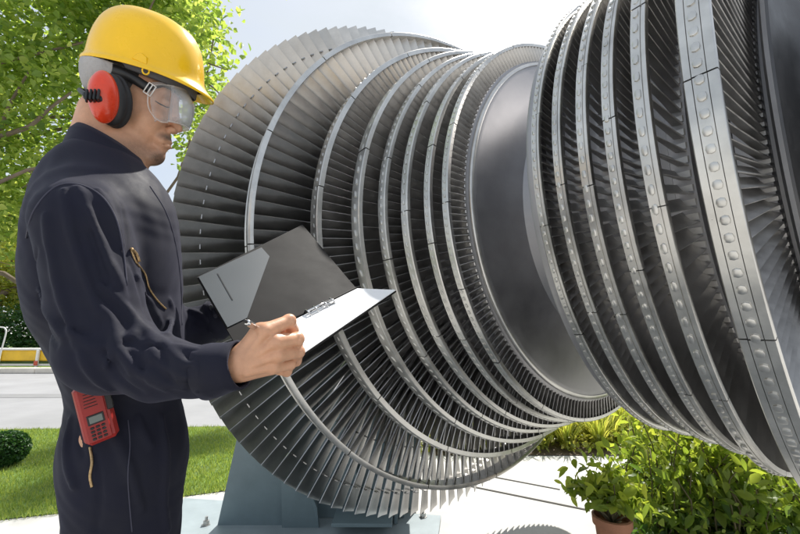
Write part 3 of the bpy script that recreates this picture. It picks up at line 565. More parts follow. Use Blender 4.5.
def left_hand(P):
    d = cap(P, LP(205, 325, 0), LWR, .029, .023); K = [(252, 300, -.02), (256, 308, -.012), (256, 317, -.004), (253, 325, .004)]; T_ = [(276, 288, -.012), (284, 300, -.008), (282, 313, -.002), (274, 325, .004)]; T2 = [(296, 284, -.022), (304, 297, -.020), (300, 312, -.016), (288, 327, -.012)]
    for k, a, b, r in zip(K, T_, T2, (.009, .0095, .009, .008)):
        k, a, b = LP(*k), LP(*a), LP(*b); d = smin(d, cap(P, LWR, k+[0, 0, .006], .017, .012), .010); d = smin(d, smin(cap(P, k, a, r*1.1, r), cap(P, a, b, r, r*.8), .003), .004)
    return smin(d, smin(cap(P, LWR, LP(236, 300, -.045), .014, .011), cap(P, LP(236, 300, -.045), LP(250, 284, -.055), .011, .009), .003), .008)
NK = -.006
def head(P):
    d = ell(P, HL(129, 82, 0), (.066, .084, .072), HB)
    d = smin(d, ell(P, HL(151, 99, 0), (.048, .060, .060), HB), .02)
    d = smin(d, ell(P, HL(147, 128, 0), (.034, .050, .052), HB), .02)
    d = smin(d, cap(P, HL(118, 138, -.048), HL(150, 158, -.016), .012, .014), .022); d = smin(d, cap(P, HL(118, 138, .048), HL(150, 158, .016), .012, .014), .022)
    d = smin(d, ell(P, HL(156.5, 155.5, 0), (.0155, .0165, .023), HB), .014)
    for s in (-1, 1):
        d = smin(d, ell(P, HL(157, 121, .036*s), (.020, .019, .020), HB), .014)                       # cheek
        d = smax(d, -ell(P, HL(175, 105.5, .031*s), (.016, .0105, .019), HB), .009)                    # eye socket
        d = smin(d, ell(P, HL(166.5, 106, .031*s), (.0125, .0105, .0135), HB), .0025)                  # closed lid over the eyeball
        d = smin(d, cap(P, HL(165, 110.5, .020*s), HL(161, 112, .042*s), .0022, .0018), .003)
        d = smin(d, cap(P, HL(174.5, 98.5, .014*s), HL(168, 97, .047*s), .0065, .0055), .010)          # brow
    d = smin(d, cap(P, HL(174.5, 104, 0), HL(176, 127, 0), .0070, .0098), .008)                     # nose
    d = smin(d, ell(P, HL(178, 129.5, 0), (.0090, .0080, .0098), HB), .004)
    for s in (-1, 1):
        d = smin(d, ell(P, HL(172.8, 131.2, .0115*s), (.0088, .0062, .0060), HB), .003); d = smax(d, -ell(P, HL(174.8, 134.6, .0070*s), (.0042, .0022, .0028), HB), .0015)
    d = smin(d, ell(P, HL(163.5, 141.5, 0), (.0145, .022, .030), HB), .010)                              # muzzle
    d = smin(d, ell(P, HL(168.6, 142.6, 0), (.0068, .0036, .019), HB), .003); d = smin(d, ell(P, HL(168.2, 147.2, 0), (.0066, .0042, .017), HB), .003)
    d = smax(d, -cap(P, HL(172.3, 145, 0), HL(164.5, 145.4, -.023), .0009, .0009), .002); d = smax(d, -cap(P, HL(172.3, 145, 0), HL(164.5, 145.4, .023), .0009, .0009), .002)
    d = smax(d, -ell(P, HL(172, 152.5, 0), (.006, .0035, .018), HB), .006)
    d = smin(d, cap(P, HL(110, 118, 0), LP(98, 188, .01), .053, .064), .022)                          # neck
    d = smin(d, cap(P, HL(132, 150, 0), LP(118, 178, .0), .020, .042), .018)
    d = smin(d, ell(P, HL(110, 98, -.072), (.016, .030, .008), HB), .004); d = smin(d, ell(P, HL(110, 98, .072), (.016, .030, .008), HB), .004)
    return d
SHR, ELR = LP(83, 214, -.155), LP(108, 350, -.195)
SHL, ELL_ = LP(100, 215, .15), LP(150, 352, .13)
_hh = [HL(60, 20, -.12), HL(200, 20, .12), LP(60, 205, -.12), LP(200, 205, .12)]
head_b = boxed(head, np.min(_hh, 0), np.max(_hh, 0)); rh_b = boxed(right_hand, LP(200, 410, -.42), LP(320, 300, -.27)+[0, 0, 0]); _l = [LP(195, 345, -.1), LP(320, 270, .06)]; lh_b = boxed(left_hand, np.min(_l, 0), np.max(_l, 0))
def body(P):
    d = head_b(P)
    t = smin(cap(P, LP(98, 190, .01), LP(120, 360, 0), .08, .06), cap(P, SHR, SHL, .045, .045), .05)
    t = smin(t, cap(P, LP(120, 410, -.05), LP(120, 410, .05), .06, .06), .05); d = smin(d, t, .03)
    for s in (-1, 1):
        hp = LP(122, 440, .075*s); kn = np.array([hp[0]+.02, .50, hp[2]]); an = np.array([hp[0]-.01, .10, hp[2]]); d = smin(d, cap(P, hp, kn, .07, .05), .03); d = smin(d, cap(P, kn, an, .048, .035), .02); d = smin(d, cap(P, an+[0, -.045, 0], an+[.13, -.055, .0], .035, .028), .02)
    d = smin(d, smin(cap(P, SHR, ELR, .042, .036), cap(P, ELR, LP(205, 372, -.300), .036, .030), .02), .03)
    d = smin(d, smin(cap(P, SHL, ELL_, .042, .036), cap(P, ELL_, LP(205, 325, 0), .036, .029), .02), .03)
    return smin(smin(d, rh_b(P), .004), lh_b(P), .004)
def skin_mat():
    m = mat('skin', (.62, .335, .205), .42, spec=.45, noise=(48, .13), bump=(190, .25, .0012)); b = m.node_tree.nodes['Principled BSDF']; N = m.node_tree.nodes; L = m.node_tree.links; at = N.new('ShaderNodeAttribute'); at.attribute_name = 'var'; src = b.inputs['Base Color'].links[0].from_socket
    mx = N.new('ShaderNodeMix'); mx.data_type = 'RGBA'; mx.inputs['B'].default_value = (.13, .08, .055, 1); L.new(at.outputs['Fac'], mx.inputs['Factor']); L.new(src, mx.inputs['A']); L.new(mx.outputs['Result'], b.inputs['Base Color'])
    b.inputs['Subsurface Weight'].default_value = .12; b.inputs['Subsurface Radius'].default_value = (.012, .005, .003); b.inputs['Subsurface Scale'].default_value = 1.
    return m
M_SKIN = skin_mat(); M_HAIR = mat('black_hair', (.012, .010, .009), .55, noise=(60, .3), bump=(160, .9, .003)); M_BLK = mat('black_plastic', (.012, .012, .013), .42, noise=(20, .1))
fl = l2w(LP(118, 420, 0))[0]
man = empty('person', (fl[0], fl[1], 0), 'man in navy coverall with bowed head, writing on a sheet in an open folder', 'person')
def stubble(V):
    f = lambda c, r: np.clip(1.3-np.linalg.norm((V-c) @ HB.T/np.array(r), axis=1), 0, 1)
    v = np.maximum(f(HL(168, 139, 0), (.018, .0085, .040)), f(HL(159, 159, 0), (.024, .015, .040))); v = np.maximum(v, .45*f(HL(143, 152, -.04), (.05, .024, .05))); v = np.maximum(v, .8*f(HL(133, 104, -.07), (.016, .045, .03))); lip = f(HL(170, 145, 0), (.010, .0065, .022)); v = v*(1-np.clip(lip*2, 0, 1))
    return np.clip(v*1.3, 0, .9)*RNG.uniform(.8, 1.1, len(V))
sdf_obj('body', body, axis(-.20, .30, .0021), axis(1.0, 1.76, .0021, (-.02, .0084)), axis(-.44, .24, .0021), M_SKIN, man, 5, stubble)
# ---- coverall
CU_R0, CU_R1 = LP(205, 372, -.305), LP(239, 365, -.337)
CU_L0, CU_L1 = LP(212, 322, -.01), LP(231, 315, -.022)
def cover_base(P):
    d = ell(P, LP(109, 240, .0), (.115, .155, .160))
    d = smin(d, ell(P, LP(112, 300, .0), (.112, .13, .150)), .05)
    d = smin(d, ell(P, LP(127, 358, .0), (.092, .10, .140)), .05)
    d = smin(d, cap(P, LP(124, 330, -.055), LP(126, 430, -.055), .076, .078), .03); d = smin(d, cap(P, LP(124, 330, .055), LP(126, 430, .055), .076, .078), .03)
    d = smin(d, cap(P, LP(82, 205, -.115), LP(96, 198, .13), .058, .058), .045)
    d = smin(d, cap(P, LP(92, 176, -.04), LP(96, 176, .05), .062, .062), .045)
    d = smin(d, ell(P, LP(73, 250, -.03), (.048, .12, .09)), .05)
    h = ell(P, LP(128, 440, 0), (.089, .11, .150)); h = smin(h, ell(P, LP(111, 445, -.0), (.055, .085, .10)), .05); d = smin(d, h, .035)
    for s in (-1, 1):
        hp = LP(129, 470, .072*s); kn = np.array([hp[0]+.01, .50, hp[2]]); an = np.array([hp[0]-.02, .09, hp[2]]); d = smin(d, cap(P, hp, kn, .083, .077), .035); d = smin(d, cap(P, kn, an, .080, .066), .03)
    d = smin(d, smin(cap(P, SHL, ELL_, .062, .056), cap(P, ELL_, CU_L0, .055, .040), .03), .035)
    A_ = smin(cap(P, SHR+[.0, -.01, 0], ELR, .062, .055), cap(P, ELR, LP(160, 368, -.255), .052, .041), .03); A_ = smin(A_, cap(P, LP(160, 368, -.255), CU_R0, .041, .034), .02)
    return smin(d, A_, .018)
# ridges and creases of the cloth: paths over the photo, strength, width
FOLD = [([(78, 188), (90, 215), (104, 250), (118, 285)], 1, .009), ([(64, 190), (70, 230), (84, 275), (100, 315)], 1, .008), ([(98, 190), (112, 215), (121, 245)], 1, .007), ([(122, 205), (127, 235), (128, 262)], -1, .006),
        ([(46, 215), (50, 250), (62, 300), (76, 345)], 1, .008), ([(36, 250), (42, 300), (56, 345)], -1, .008), ([(104, 285), (122, 305), (136, 322), (132, 336), (118, 342)], 1, .010), ([(96, 300), (112, 322), (116, 345), (108, 365)], 1, .009),
        ([(136, 322), (150, 333), (156, 345), (152, 358)], 1, .008), ([(120, 338), (140, 346), (160, 348)], -1, .007), ([(160, 338), (172, 350), (182, 362), (196, 366)], 1, .008), ([(150, 352), (168, 368), (188, 378)], 1, .006),
        ([(120, 352), (140, 372), (165, 388)], 1, .007), ([(105, 350), (118, 375), (140, 393)], -1, .006), ([(176, 346), (190, 350), (203, 352)], 1, .006), ([(198, 356), (200, 372), (198, 390)], 1, .006), ([(188, 358), (192, 374), (188, 390)], -1, .004),
        ([(80, 350), (90, 372), (110, 390)], 1, .007), ([(72, 330), (88, 344), (100, 346)], 1, .0055), ([(60, 318), (76, 330), (92, 332)], -1, .004), ([(112, 345), (126, 356), (132, 372)], 1, .0055), ([(128, 352), (140, 362), (146, 378)], -1, .004), ([(108, 262), (118, 278), (124, 296)], 1, .005), ([(90, 232), (100, 262), (108, 292)], -1, .0045), ([(136, 275), (148, 300), (160, 322)], 1, .0045), ([(168, 352), (176, 362), (178, 378)], 1, .0045), ([(152, 372), (168, 384), (184, 388)], 1, .0045), ([(40, 290), (50, 318), (64, 338)], 1, .005), ([(130, 260), (140, 290), (150, 320)], -1, .005), ([(170, 300), (172, 320), (168, 335)], 1, .006),
        ([(104, 418), (115, 435), (130, 470), (142, 510)], 1, .008), ([(138, 418), (142, 430), (150, 445)], 1, .007), ([(70, 420), (66, 450), (74, 485)], 1, .008), ([(95, 455), (100, 490), (96, 530)], -1, .007), ([(162, 418), (166, 450), (164, 500), (168, 530)], 1, .006),
        ([(82, 415), (78, 435), (84, 455)], -1, .006), ([(198, 296), (210, 306), (216, 318)], 1, .005), ([(190, 310), (204, 316), (212, 330)], 1, .005), ([(192, 325), (206, 330)], -1, .005)]
FO = []
for path, s, r in FOLD:
    q = np.array([trace(cover_base, *p) for p in path]); q = bez(q, 3*len(q)) if len(q) > 2 else q; FO.append((q, s, r))
def cover(P):
    d = cover_base(P)
    for q, s, r in FO:
        lo, hi = q.min(0)-.05, q.max(0)+.05; m = ((P > lo) & (P < hi)).all(1) & (np.abs(d) < .05)
        if not m.any(): continue
        Pm = P[m]; e = np.full(len(Pm), 9.); k = len(q)-1
        for i in range(k):
            w0, w1 = math.sin(PI*(i+.3)/(k+.6))**.5, math.sin(PI*(i+1.3)/(k+1.6))**.5; e = np.minimum(e, cap(Pm, q[i], q[i+1], r*.55*w0, r*.55*w1))
        d[m] = smin(d[m], e-.001, .008) if s > 0 else smax(d[m], -e-.002, .009)
    w = np.sin(P[:, 0]*61+P[:, 1]*23+2*np.sin(P[:, 2]*31))*np.sin(P[:, 1]*47-P[:, 2]*39+1.5*np.sin(P[:, 0]*27)); w2 = np.sin(P[:, 0]*130+P[:, 1]*90+3*np.sin(P[:, 1]*41))*np.sin(P[:, 1]*110-P[:, 2]*120)
    d = d + .0008*w + .0005*w2
    # gathered waist, opening at the neck
    return d
def fabric():
    m = mat('navy_cotton', (.0105, .0112, .0225), .78, spec=.26, noise=(7, .22), sheen=.09); N = m.node_tree.nodes; L = m.node_tree.links; b = N['Principled BSDF']; b.inputs['Sheen Roughness'].default_value = .4; b.inputs['Sheen Tint'].default_value = (.55, .55, .75, 1)
    tc = [n for n in N if n.type == 'TEX_COORD'][0]; n1 = N.new('ShaderNodeTexNoise'); n1.noise_type = 'RIDGED_MULTIFRACTAL'; n1.inputs['Scale'].default_value = 5.5; n1.inputs['Detail'].default_value = 2.2; n1.inputs['Distortion'].default_value = .35
    mp = N.new('ShaderNodeMapping'); mp.inputs['Scale'].default_value = (1.5, 1.5, .55); mp.inputs['Rotation'].default_value = (.3, .5, .2); L.new(tc.outputs['Object'], mp.inputs[0]); L.new(mp.outputs[0], n1.inputs['Vector'])
    n2 = N.new('ShaderNodeTexNoise'); n2.inputs['Scale'].default_value = 900; L.new(tc.outputs['Object'], n2.inputs['Vector'])
    b1 = N.new('ShaderNodeBump'); b1.inputs['Strength'].default_value = .38; b1.inputs['Distance'].default_value = .006; L.new(n1.outputs['Fac'], b1.inputs['Height'])
    b2 = N.new('ShaderNodeBump'); b2.inputs['Strength'].default_value = .25; b2.inputs['Distance'].default_value = .0006; L.new(n2.outputs['Fac'], b2.inputs['Height']); L.new(b1.outputs[0], b2.inputs['Normal']); L.new(b2.outputs[0], b.inputs['Normal'])
    return m
M_FAB = fabric(); M_STITCH = mat('navy_stitching', (.05, .05, .075), .8); M_BRASS = mat('brass_zip', (.42, .29, .15), .42, .8, noise=(300, .5))
sdf_obj('coverall', cover, axis(-.26, .26, .0036), axis(.74, 1.66, .0036, (-.02, .0144)), axis(-.36, .28, .0036), M_FAB, man, 4)
def surf_tube(name, path, r, m, lift=0., n=40, f=cover, nn=8, flat=None, parent=None):
    q = np.array([trace(f, *p) for p in bez(np.array(path, float), n)]); q[1:-1] = (q[:-2]+q[1:-1]*2+q[2:])/4; b = MB(); q[:, 2] -= lift; b.tube(l2w(q), r, nn); return b.build(name, m, parent or man, smooth=True)
surf_tube('sleeve_seam', [(26, 238), (32, 214), (46, 194), (62, 184), (82, 185), (102, 196), (116, 218), (123, 248), (127, 285)], .0011, M_STITCH)
surf_tube('placket_seam', [(150, 186), (166, 212), (176, 245), (181, 285), (182, 325)], .0010, M_STITCH)
surf_tube('side_seam', [(128, 420), (130, 445), (128, 480), (132, 532)], .0009, M_STITCH)
surf_tube('chest_zip', [(131, 250), (136, 262), (145, 274), (149, 288), (157, 300), (166, 309)], .0015, M_BRASS, .0008, 50)
surf_tube('zip_pull', [(131, 249), (136, 254), (139, 262)], .0024, M_BRASS, .003, 10)
surf_tube('hip_zip', [(90, 447), (92, 462), (90, 476), (92, 487)], .0019, M_BRASS, .0006, 30)
# cuffs and collar
def loft(name, rings, m, parent, th=.003, n=40, closed=True):
    R = np.array(rings); k, n_ = R.shape[:2]; V = l2w(R.reshape(-1, 3)); F = []
    for i in range(k-1):
        for j in range(n_ if closed else n_-1): F.append((i*n_+j, i*n_+(j+1) % n_, (i+1)*n_+(j+1) % n_, (i+1)*n_+j))
    o = mesh_obj(name, V, F, m, parent, smooth=True); s = o.modifiers.new('solid', 'SOLIDIFY'); s.thickness = th; s.offset = 0; return o
def cuff(c0, c1, r0, r1, name='cuff'):
    t = (c1-c0)/np.linalg.norm(c1-c0); x = np.cross(t, [0, 0, 1.]); x /= np.linalg.norm(x); y = np.cross(t, x); rings = []
    for i, (u, rr) in enumerate(((0, r0*.92), (.03, r0*1.03), (.3, r0), (.75, r1*1.0), (1, r1*1.02), (1.0, r1*.94))):
        a = np.linspace(0, 2*PI, 48, endpoint=False); w = 1+.018*np.sin(5*a+i)+.012*np.sin(9*a+2*i); rings.append(c0+(c1-c0)*u + (rr*w)[:, None]*(np.cos(a)[:, None]*x + 1.0*np.sin(a)[:, None]*y))
    return loft(name, rings, M_FAB, man, .004)
cuff(CU_R0, CU_R1, .0345, .0305); cuff(CU_L0, CU_L1, .040, .034)
a = np.linspace(0, 2*PI, 64, endpoint=False); rings = []
def cring(fr, nr, bk, wn):               # front, near, back points of a collar ring, half width
    F_, B_ = LP(*fr, 0), LP(*bk, 0); c = (F_+B_)/2; e = (F_-B_)/2; side = np.array([0, 0, wn]); dz = LP(nr[0], nr[1], -wn)[1]-c[1]
    return c + np.cos(a)[:, None]*e - np.sin(a)[:, None]*side + (np.sin(a)**2)[:, None]*np.array([0, dz, 0])
rings = [cring((136, 180), (108, 168), (78, 150), .066), cring((136, 166), (106, 140), (77, 133), .072), cring((138, 163), (106, 135), (75, 128), .077), cring((143, 166), (106, 140), (70, 132), .084), cring((147, 174), (104, 156), (64, 146), .098), cring((150, 184), (104, 167), (60, 154), .110)]
loft('collar', rings, M_FAB, man, .0035)
for s in (-1, 1):
    hp = LP(124, 470, .075*s); b = MB(); x0, c0 = hp[0]-.02, hp[2]; q = []
    for (u, hh, w, zc) in ((-.085, .03, .030, .045), (-.05, .05, .040, .055), (0, .06, .046, .06), (.06, .05, .048, .05), (.12, .038, .045, .038), (.165, .022, .034, .024)):
        an = np.linspace(0, 2*PI, 20, endpoint=False); q.append(np.stack([np.full(20, x0+u), zc+hh*np.sin(an)*np.where(np.sin(an) > 0, 1, zc/hh*.97), c0+w*np.cos(an)], 1))
    V = l2w(np.concatenate(q)); F = [(i*20+j, i*20+(j+1) % 20, (i+1)*20+(j+1) % 20, (i+1)*20+j) for i in range(5) for j in range(20)] + [tuple(range(20))[::-1], tuple(100+j for j in range(20))]; b.add(V, F); b.build('boot', M_BLK, man, smooth=True)
# hair, cap lining, eyebrow, lashes
_b, _f = HL(84, 57), HL(203, 95); _fd = (_f-_b)/np.linalg.norm(_f-_b); HATN = np.cross(LAT, _fd); HATN = HATN/np.linalg.norm(HATN)*(1 if HATN[1] > 0 else -1); HATC = (_b+_f)/2
def hair(P):
    d = ell(P, HL(129, 81, 0), (.0695, .088, .0765), HB); q = (P-HL(150, 88, 0)); f = q @ HB[0]; u = q @ HB[1]
    d = smax(d, f + .25*u, .006); d = smax(d, -(u + .046 + .5*np.clip(f+.03, -1, 0)), .008); return smax(d, (P-HATC) @ HATN + .002, .003)
sdf_obj('hair', hair, axis(-.12, .10, .003), axis(1.45, 1.78, .003), axis(-.12, .12, .003), M_HAIR, man)
def beard(P):
    d = head(P) - .0012; q = (P-HL(146, 150, 0)); f = q @ HB[0]; u = q @ HB[1]; return d
for s in (-1, 1):
    pts = [HL(158, 97.5, .060*s), HL(163, 94.5, .056*s), HL(169, 94.5, .046*s), HL(174, 96, .030*s), HL(177, 98, .015*s)]
    def on_head(Q):
        Q = np.array(Q, float)
        for _ in range(12):
            d0 = head(Q); e = 1e-3; g = np.stack([head(Q+np.eye(3)[q]*e)-d0 for q in range(3)], 1)/e; g /= np.linalg.norm(g, axis=1)[:, None]+1e-9; Q = Q - g*d0[:, None]
        return Q, g
    Q, g = on_head(bez(pts, 16)); b = MB(); b.tube(l2w(Q+g*.0004), np.interp(np.linspace(0, 1, 16), [0, .25, .8, 1], [.0012, .0032, .0030, .0016]), 8); b.build('eyebrow', M_HAIR, man, smooth=True)
    Q, g = on_head(bez([HL(160.5, 106.5, .050*s), HL(164, 108.8, .044*s), HL(168, 110.2, .036*s), HL(171.5, 110, .026*s)], 14)); b = MB(); b.tube(l2w(Q+g*.0004), np.interp(np.linspace(0, 1, 14), [0, .4, 1], [.0008, .0015, .0007]), 6); b.build('eyelashes', M_HAIR, man, smooth=True)

# ---- hard hat
M_YEL = mat('yellow_plastic', (.95, .56, .003), .27, spec=.45, coat=.3, noise=(11, .07), bump=(9, .06, .004)); M_GREY = mat('grey_cloth', (.40, .385, .38), .85, noise=(18, .15), bump=(28, 1., .012)); M_DGREY = mat('grey_webbing', (.10, .10, .105), .6, noise=(20, .2))
hb, hf = HL(84, 57), HL(203, 95); fdir = (hf-hb)/np.linalg.norm(hf-hb); ndir = np.cross(LAT, fdir); ndir /= np.linalg.norm(ndir); ndir = ndir if ndir[1] > 0 else -ndir; hc = (hb+hf)/2; HLn = np.linalg.norm(hf-hb)/2; HW = .094; top = HL(143, 19); HH = (top-hc) @ ndir
hat = empty('hard_hat', tuple(l2w(hc)[0]), 'glossy yellow safety helmet with front peak, worn on the man\'s head', 'hard hat')
na = 96; an = np.linspace(0, 2*PI, na, endpoint=False); rings = []
def hatring(sc, hgt, k=1.): return hc + HLn*sc*np.cos(an)[:, None]*fdir + HW*sc*np.sin(an)[:, None]*LAT + (hgt + 0*an)[:, None]*ndir
prof = []
for i in range(15):
    q = i/14*PI/2*.985; prof.append((math.cos(q)**.62, math.sin(q)**.92*HH))
rs = []
brim = .0065 + .0165*np.clip(np.cos(an), 0, 1)**1.5; dro = -.002 - .010*np.clip(np.cos(an), 0, 1)**2
rim = lambda s, z: hc + (HLn+brim*s)[:, None]*np.cos(an)[:, None]*fdir + (HW+brim*s)[:, None]*np.sin(an)[:, None]*LAT + (z + dro*s)[:, None]*ndir
rs = [rim(.0, 0*an+.002)*.985+.015*hatring(0.9, .002), rim(.95, 0*an-.005), rim(1.0, 0*an-.003), rim(1.0, 0*an+.001), rim(.9, 0*an+.003), rim(.25, 0*an+.006)]
for i, (sc, hg) in enumerate(prof[1:]):
    rr = hatring(sc, hg*np.ones(na)); w = HW*sc*np.sin(an); bump_ = .0035*np.exp(-(w/.012)**2)*(sc < .93) + .002*(np.exp(-((np.abs(w)-.040)/.008)**2))*(sc < .9); rr = rr + bump_[:, None]*ndir; rs.append(rr)
R = np.array(rs); k = len(R); V = R.reshape(-1, 3); F = [(i*na+j, i*na+(j+1) % na, (i+1)*na+(j+1) % na, (i+1)*na+j) for i in range(k-1) for j in range(na)]; F.append(tuple((k-1)*na+j for j in range(na)))
o = mesh_obj('shell', l2w(V), F, M_YEL, hat, smooth=True); sm = o.modifiers.new('sub', 'SUBSURF'); sm.levels = sm.render_levels = 1
# inside of the shell, headband, side lugs
R = np.array([hatring(.975, 0*an+.002)] + [hatring(sc*.965, hg*.96*np.ones(na)) for sc, hg in prof[1:]]); k = len(R); F = [(i*na+(j+1) % na, i*na+j, (i+1)*na+j, (i+1)*na+(j+1) % na) for i in range(k-1) for j in range(na)]; mesh_obj('lining', l2w(R.reshape(-1, 3)), F, M_DGREY, hat, smooth=True)
loft('headband', [hatring(.86, 0*an+.020), hatring(.88, 0*an+.0), hatring(.87, -.010-.006*np.cos(an)), hatring(.85, -.012-.006*np.cos(an))], M_DGREY, hat, .003)
for wv in (-1,):
    b = MB(); c = hc + fdir*(.008) + LAT*(HW*.985*wv) + ndir*.012; Bm = np.array([fdir, ndir, LAT]); pts = [c + fdir*x + ndir*y for x, y in ((-.016, -.006), (.012, -.010), (.010, .004), (.0, .010), (-.008, .006))]
    V = np.concatenate([np.array(pts), np.array(pts)*.0 + np.array([c + (p-c)*.8 + LAT*wv*.0045 for p in pts])]); n = 5; b.add(l2w(V), [tuple(range(n, 2*n))] + [(i, (i+1) % n, n+(i+1) % n, n+i) for i in range(n)]); b.build('side_lug', M_YEL, hat, smooth=False)
    b = MB(); c = hc + fdir*(.018) + LAT*(HW+.004)*wv - ndir*.008; Q = [c + .0055*(math.cos(t)*fdir + 1.2*math.sin(t)*ndir) for t in np.linspace(0, 2*PI, 13)]; b.tube(l2w(Q), .0016, 6); b.build('chin_strap_hook', M_YEL, hat, smooth=True)
# grey neck cloth under the back of the shell
def cloth(P):
    d = ell(P, HL(116, 76, 0), (.056, .070, .080), HB); q = P-HL(112, 84, 0); f = q @ HB[0]; u = q @ HB[1]; d = np.maximum(d, -(d+.004)); d = smax(d, f - .030 + .55*(-u), .003); return smax(smax(d, -(u+.028 - .35*f), .004), (P-hc) @ ndir + .006 - .004*0, .003)
sdf_obj('neck_cloth', cloth, axis(-.14, .08, .0024), axis(1.5, 1.78, .0024), axis(-.13, .13, .0024), M_GREY, hat)
# ---- ear defenders
M_RED = mat('red_plastic', (.70, .05, .015), .28, spec=.5, coat=.3, noise=(26, .14), bump=(20, .08, .002)); M_CUSH = mat('black_cushion', (.016, .016, .018), .5)
ear = empty('ear_defenders', tuple(l2w(HL(102, 98, -.09))[0]), 'red ear defender cups with black cushions over the man\'s ears', 'ear defenders')
def cups(s):
    Bq = rotin(HB, 4); c1 = HL(121, 108, .103*s); c2 = HL(125.5, 109, .088*s); c3 = HL(128, 109.5, .079*s)
    def red(P): d = ell(P, c1, (.0225, .0440, .021), Bq); d = smin(d, ell(P, c1+LAT*s*.006, (.0165, .037, .018), Bq), .004); return smax(d, -((P-c2) @ LAT)*s - .002, .003) if False else d
    def cus(P): d = ell(P, c3, (.0260, .0470, .0135), Bq); return smin(d, ell(P, c2, (.0240, .0450, .016), Bq), .003)
    lo = c2-[.05, .08, .06]; hi = c2+[.05, .08, .06]; A3 = [np.arange(lo[i], hi[i], .0021) for i in range(3)]
    cu = sdf_obj('cup', red, *A3, M_RED, ear); sdf_obj('cushion', cus, *A3, M_CUSH, ear)
    b = MB(); q0 = c1 + LAT*s*.0215 + np.array([-.010, -.008, 0])
    for i in range(4): b.box(l2w(q0+HB[0]*(.0052*i-.006)+HB[1]*(.0016*i))[0], (.0038, .014, .019), M=np.array([rV, hV, bV]).T, bev=.0012)
    b.box(l2w(q0+HB[0]*.001 - LAT*s*.004)[0], (.026, .012, .010), M=np.array([rV, hV, bV]).T, bev=.002); b.build('pivot', M_BLK, ear)
    return c1
cN = cups(-1); cF_ = cups(1)
b = MB(); Q = bez([cN+np.array([-.006, -.006, .004]), HL(103, 104, -.088), HL(90, 96, -.055), HL(82, 90, -.015), HL(80, 88, .02), HL(84, 92, .055), HL(98, 98, .085), cF_+np.array([-.012, -.006, .006])], 40); b.tube(l2w(Q), .0045, 10); b.build('neckband', M_BLK, ear, smooth=True)
# ---- goggles
def clear(name, col, a_, rough=.08):
    m = bpy.data.materials.new(name); m.use_nodes = True; N = m.node_tree.nodes; L = m.node_tree.links; b = N['Principled BSDF']; out = N['Material Output']; b.inputs['Base Color'].default_value = (*col, 1); b.inputs['Roughness'].default_value = rough; b.inputs['Coat Weight'].default_value = .5
    t = N.new('ShaderNodeBsdfTransparent'); mx = N.new('ShaderNodeMixShader'); fr = N.new('ShaderNodeLayerWeight'); fr.inputs['Blend'].default_value = .25; ad = N.new('ShaderNodeMath'); ad.use_clamp = True; ad.inputs[1].default_value = a_; L.new(fr.outputs['Facing'], ad.inputs[0]); L.new(ad.outputs[0], mx.inputs[0]); L.new(t.outputs[0], mx.inputs[1]); L.new(b.outputs[0], mx.inputs[2]); L.new(mx.outputs[0], out.inputs[0]); return m
M_LENS = clear('clear_polycarbonate', (.85, .87, .90), .09); M_CLR = clear('clear_vinyl', (.85, .80, .76), .28, .25); M_SIDE = clear('clear_side', (.80, .80, .80), .0)
gog = empty('safety_goggles', tuple(l2w(HL(182, 112))[0]), 'clear safety goggles with black strap and buckle over the man\'s eyes', 'goggles')
tt = np.linspace(-1, 1, 25); rings = []
for y, xf, xs in ((96, 191, 178), (104, 193.5, 178), (112, 193, 177), (120, 191, 176), (127, 188, 175)):
    rings.append(np.array([HL(xs+(xf-xs)*(1-abs(t)**3.2), y+2*(1-abs(t)) , .073*t) for t in tt]))
loft('lens', rings, M_LENS, gog, .0018, closed=False)
b = MB()
for y, dx, r in ((95.5, 0, .0016), (127.5, -7, .0016)):
    b.tube(l2w([HL((178 if y < 100 else 175)+(13)*(1-abs(t)**2.6), y+2*(1-abs(t)), .073*t) for t in tt]), r, 8)
for s in (-1, 1): b.tube(l2w(bez([HL(178, 95.5, .073*s), HL(168, 94, .072*s), HL(161, 96, .073*s), HL(157, 104, .074*s), HL(157, 114, .072*s), HL(161, 122, .068*s), HL(168, 127.5, .068*s), HL(175, 128.5, .072*s)], 24)), .0012, 8)
b.build('frame', M_CLR, gog, smooth=True)
for s in (-1, 1):
    loft('side_shield', [np.array([HL(178-3*u, 96+32*u, .073*s) for u in np.linspace(0, 1, 9)]), np.array([HL(168-3*u, 92+35*u, .0735*s) for u in np.linspace(0, 1, 9)]), np.array([HL(160-2.5*math.sin(PI*u)+3*u, 92+36*u, .073*s) for u in np.linspace(0, 1, 9)])], M_SIDE, gog, .0012, closed=False)
    Q = bez([HL(116, 76, .070*s), HL(127, 80, .0775*s), HL(138, 85, .0800*s), HL(149, 92, .0790*s), HL(160, 99, .0735*s)], 18); T = np.gradient(Q, axis=0); T /= np.linalg.norm(T, axis=1)[:, None]; nn_ = np.cross(T, LAT*s); nn_ /= np.linalg.norm(nn_, axis=1)[:, None]
    loft('strap', [Q-nn_*.0085, Q+nn_*.0085], M_BLK, gog, .0028, closed=False)
    b = MB(); c = HL(159, 99, .0760*s); e1 = np.array([math.cos(-.45), math.sin(-.45)*HUP[1], 0]); e2 = np.cross(LAT, e1)
    for dx in (-.0062, 0., .0062): b.tube(l2w([c+e1*dx-e2*.0105+LAT*s*.003, c+e1*dx+e2*.0105+LAT*s*.003]), .0011, 6)
    for dy in (-.0105, .0105): b.tube(l2w([c-e1*.0068+e2*dy+LAT*s*.003, c+e1*.0068+e2*dy+LAT*s*.003]), .0011, 6)
    b.build('buckle', mat('clear_buckle', (.75, .72, .68), .25), gog, smooth=True)

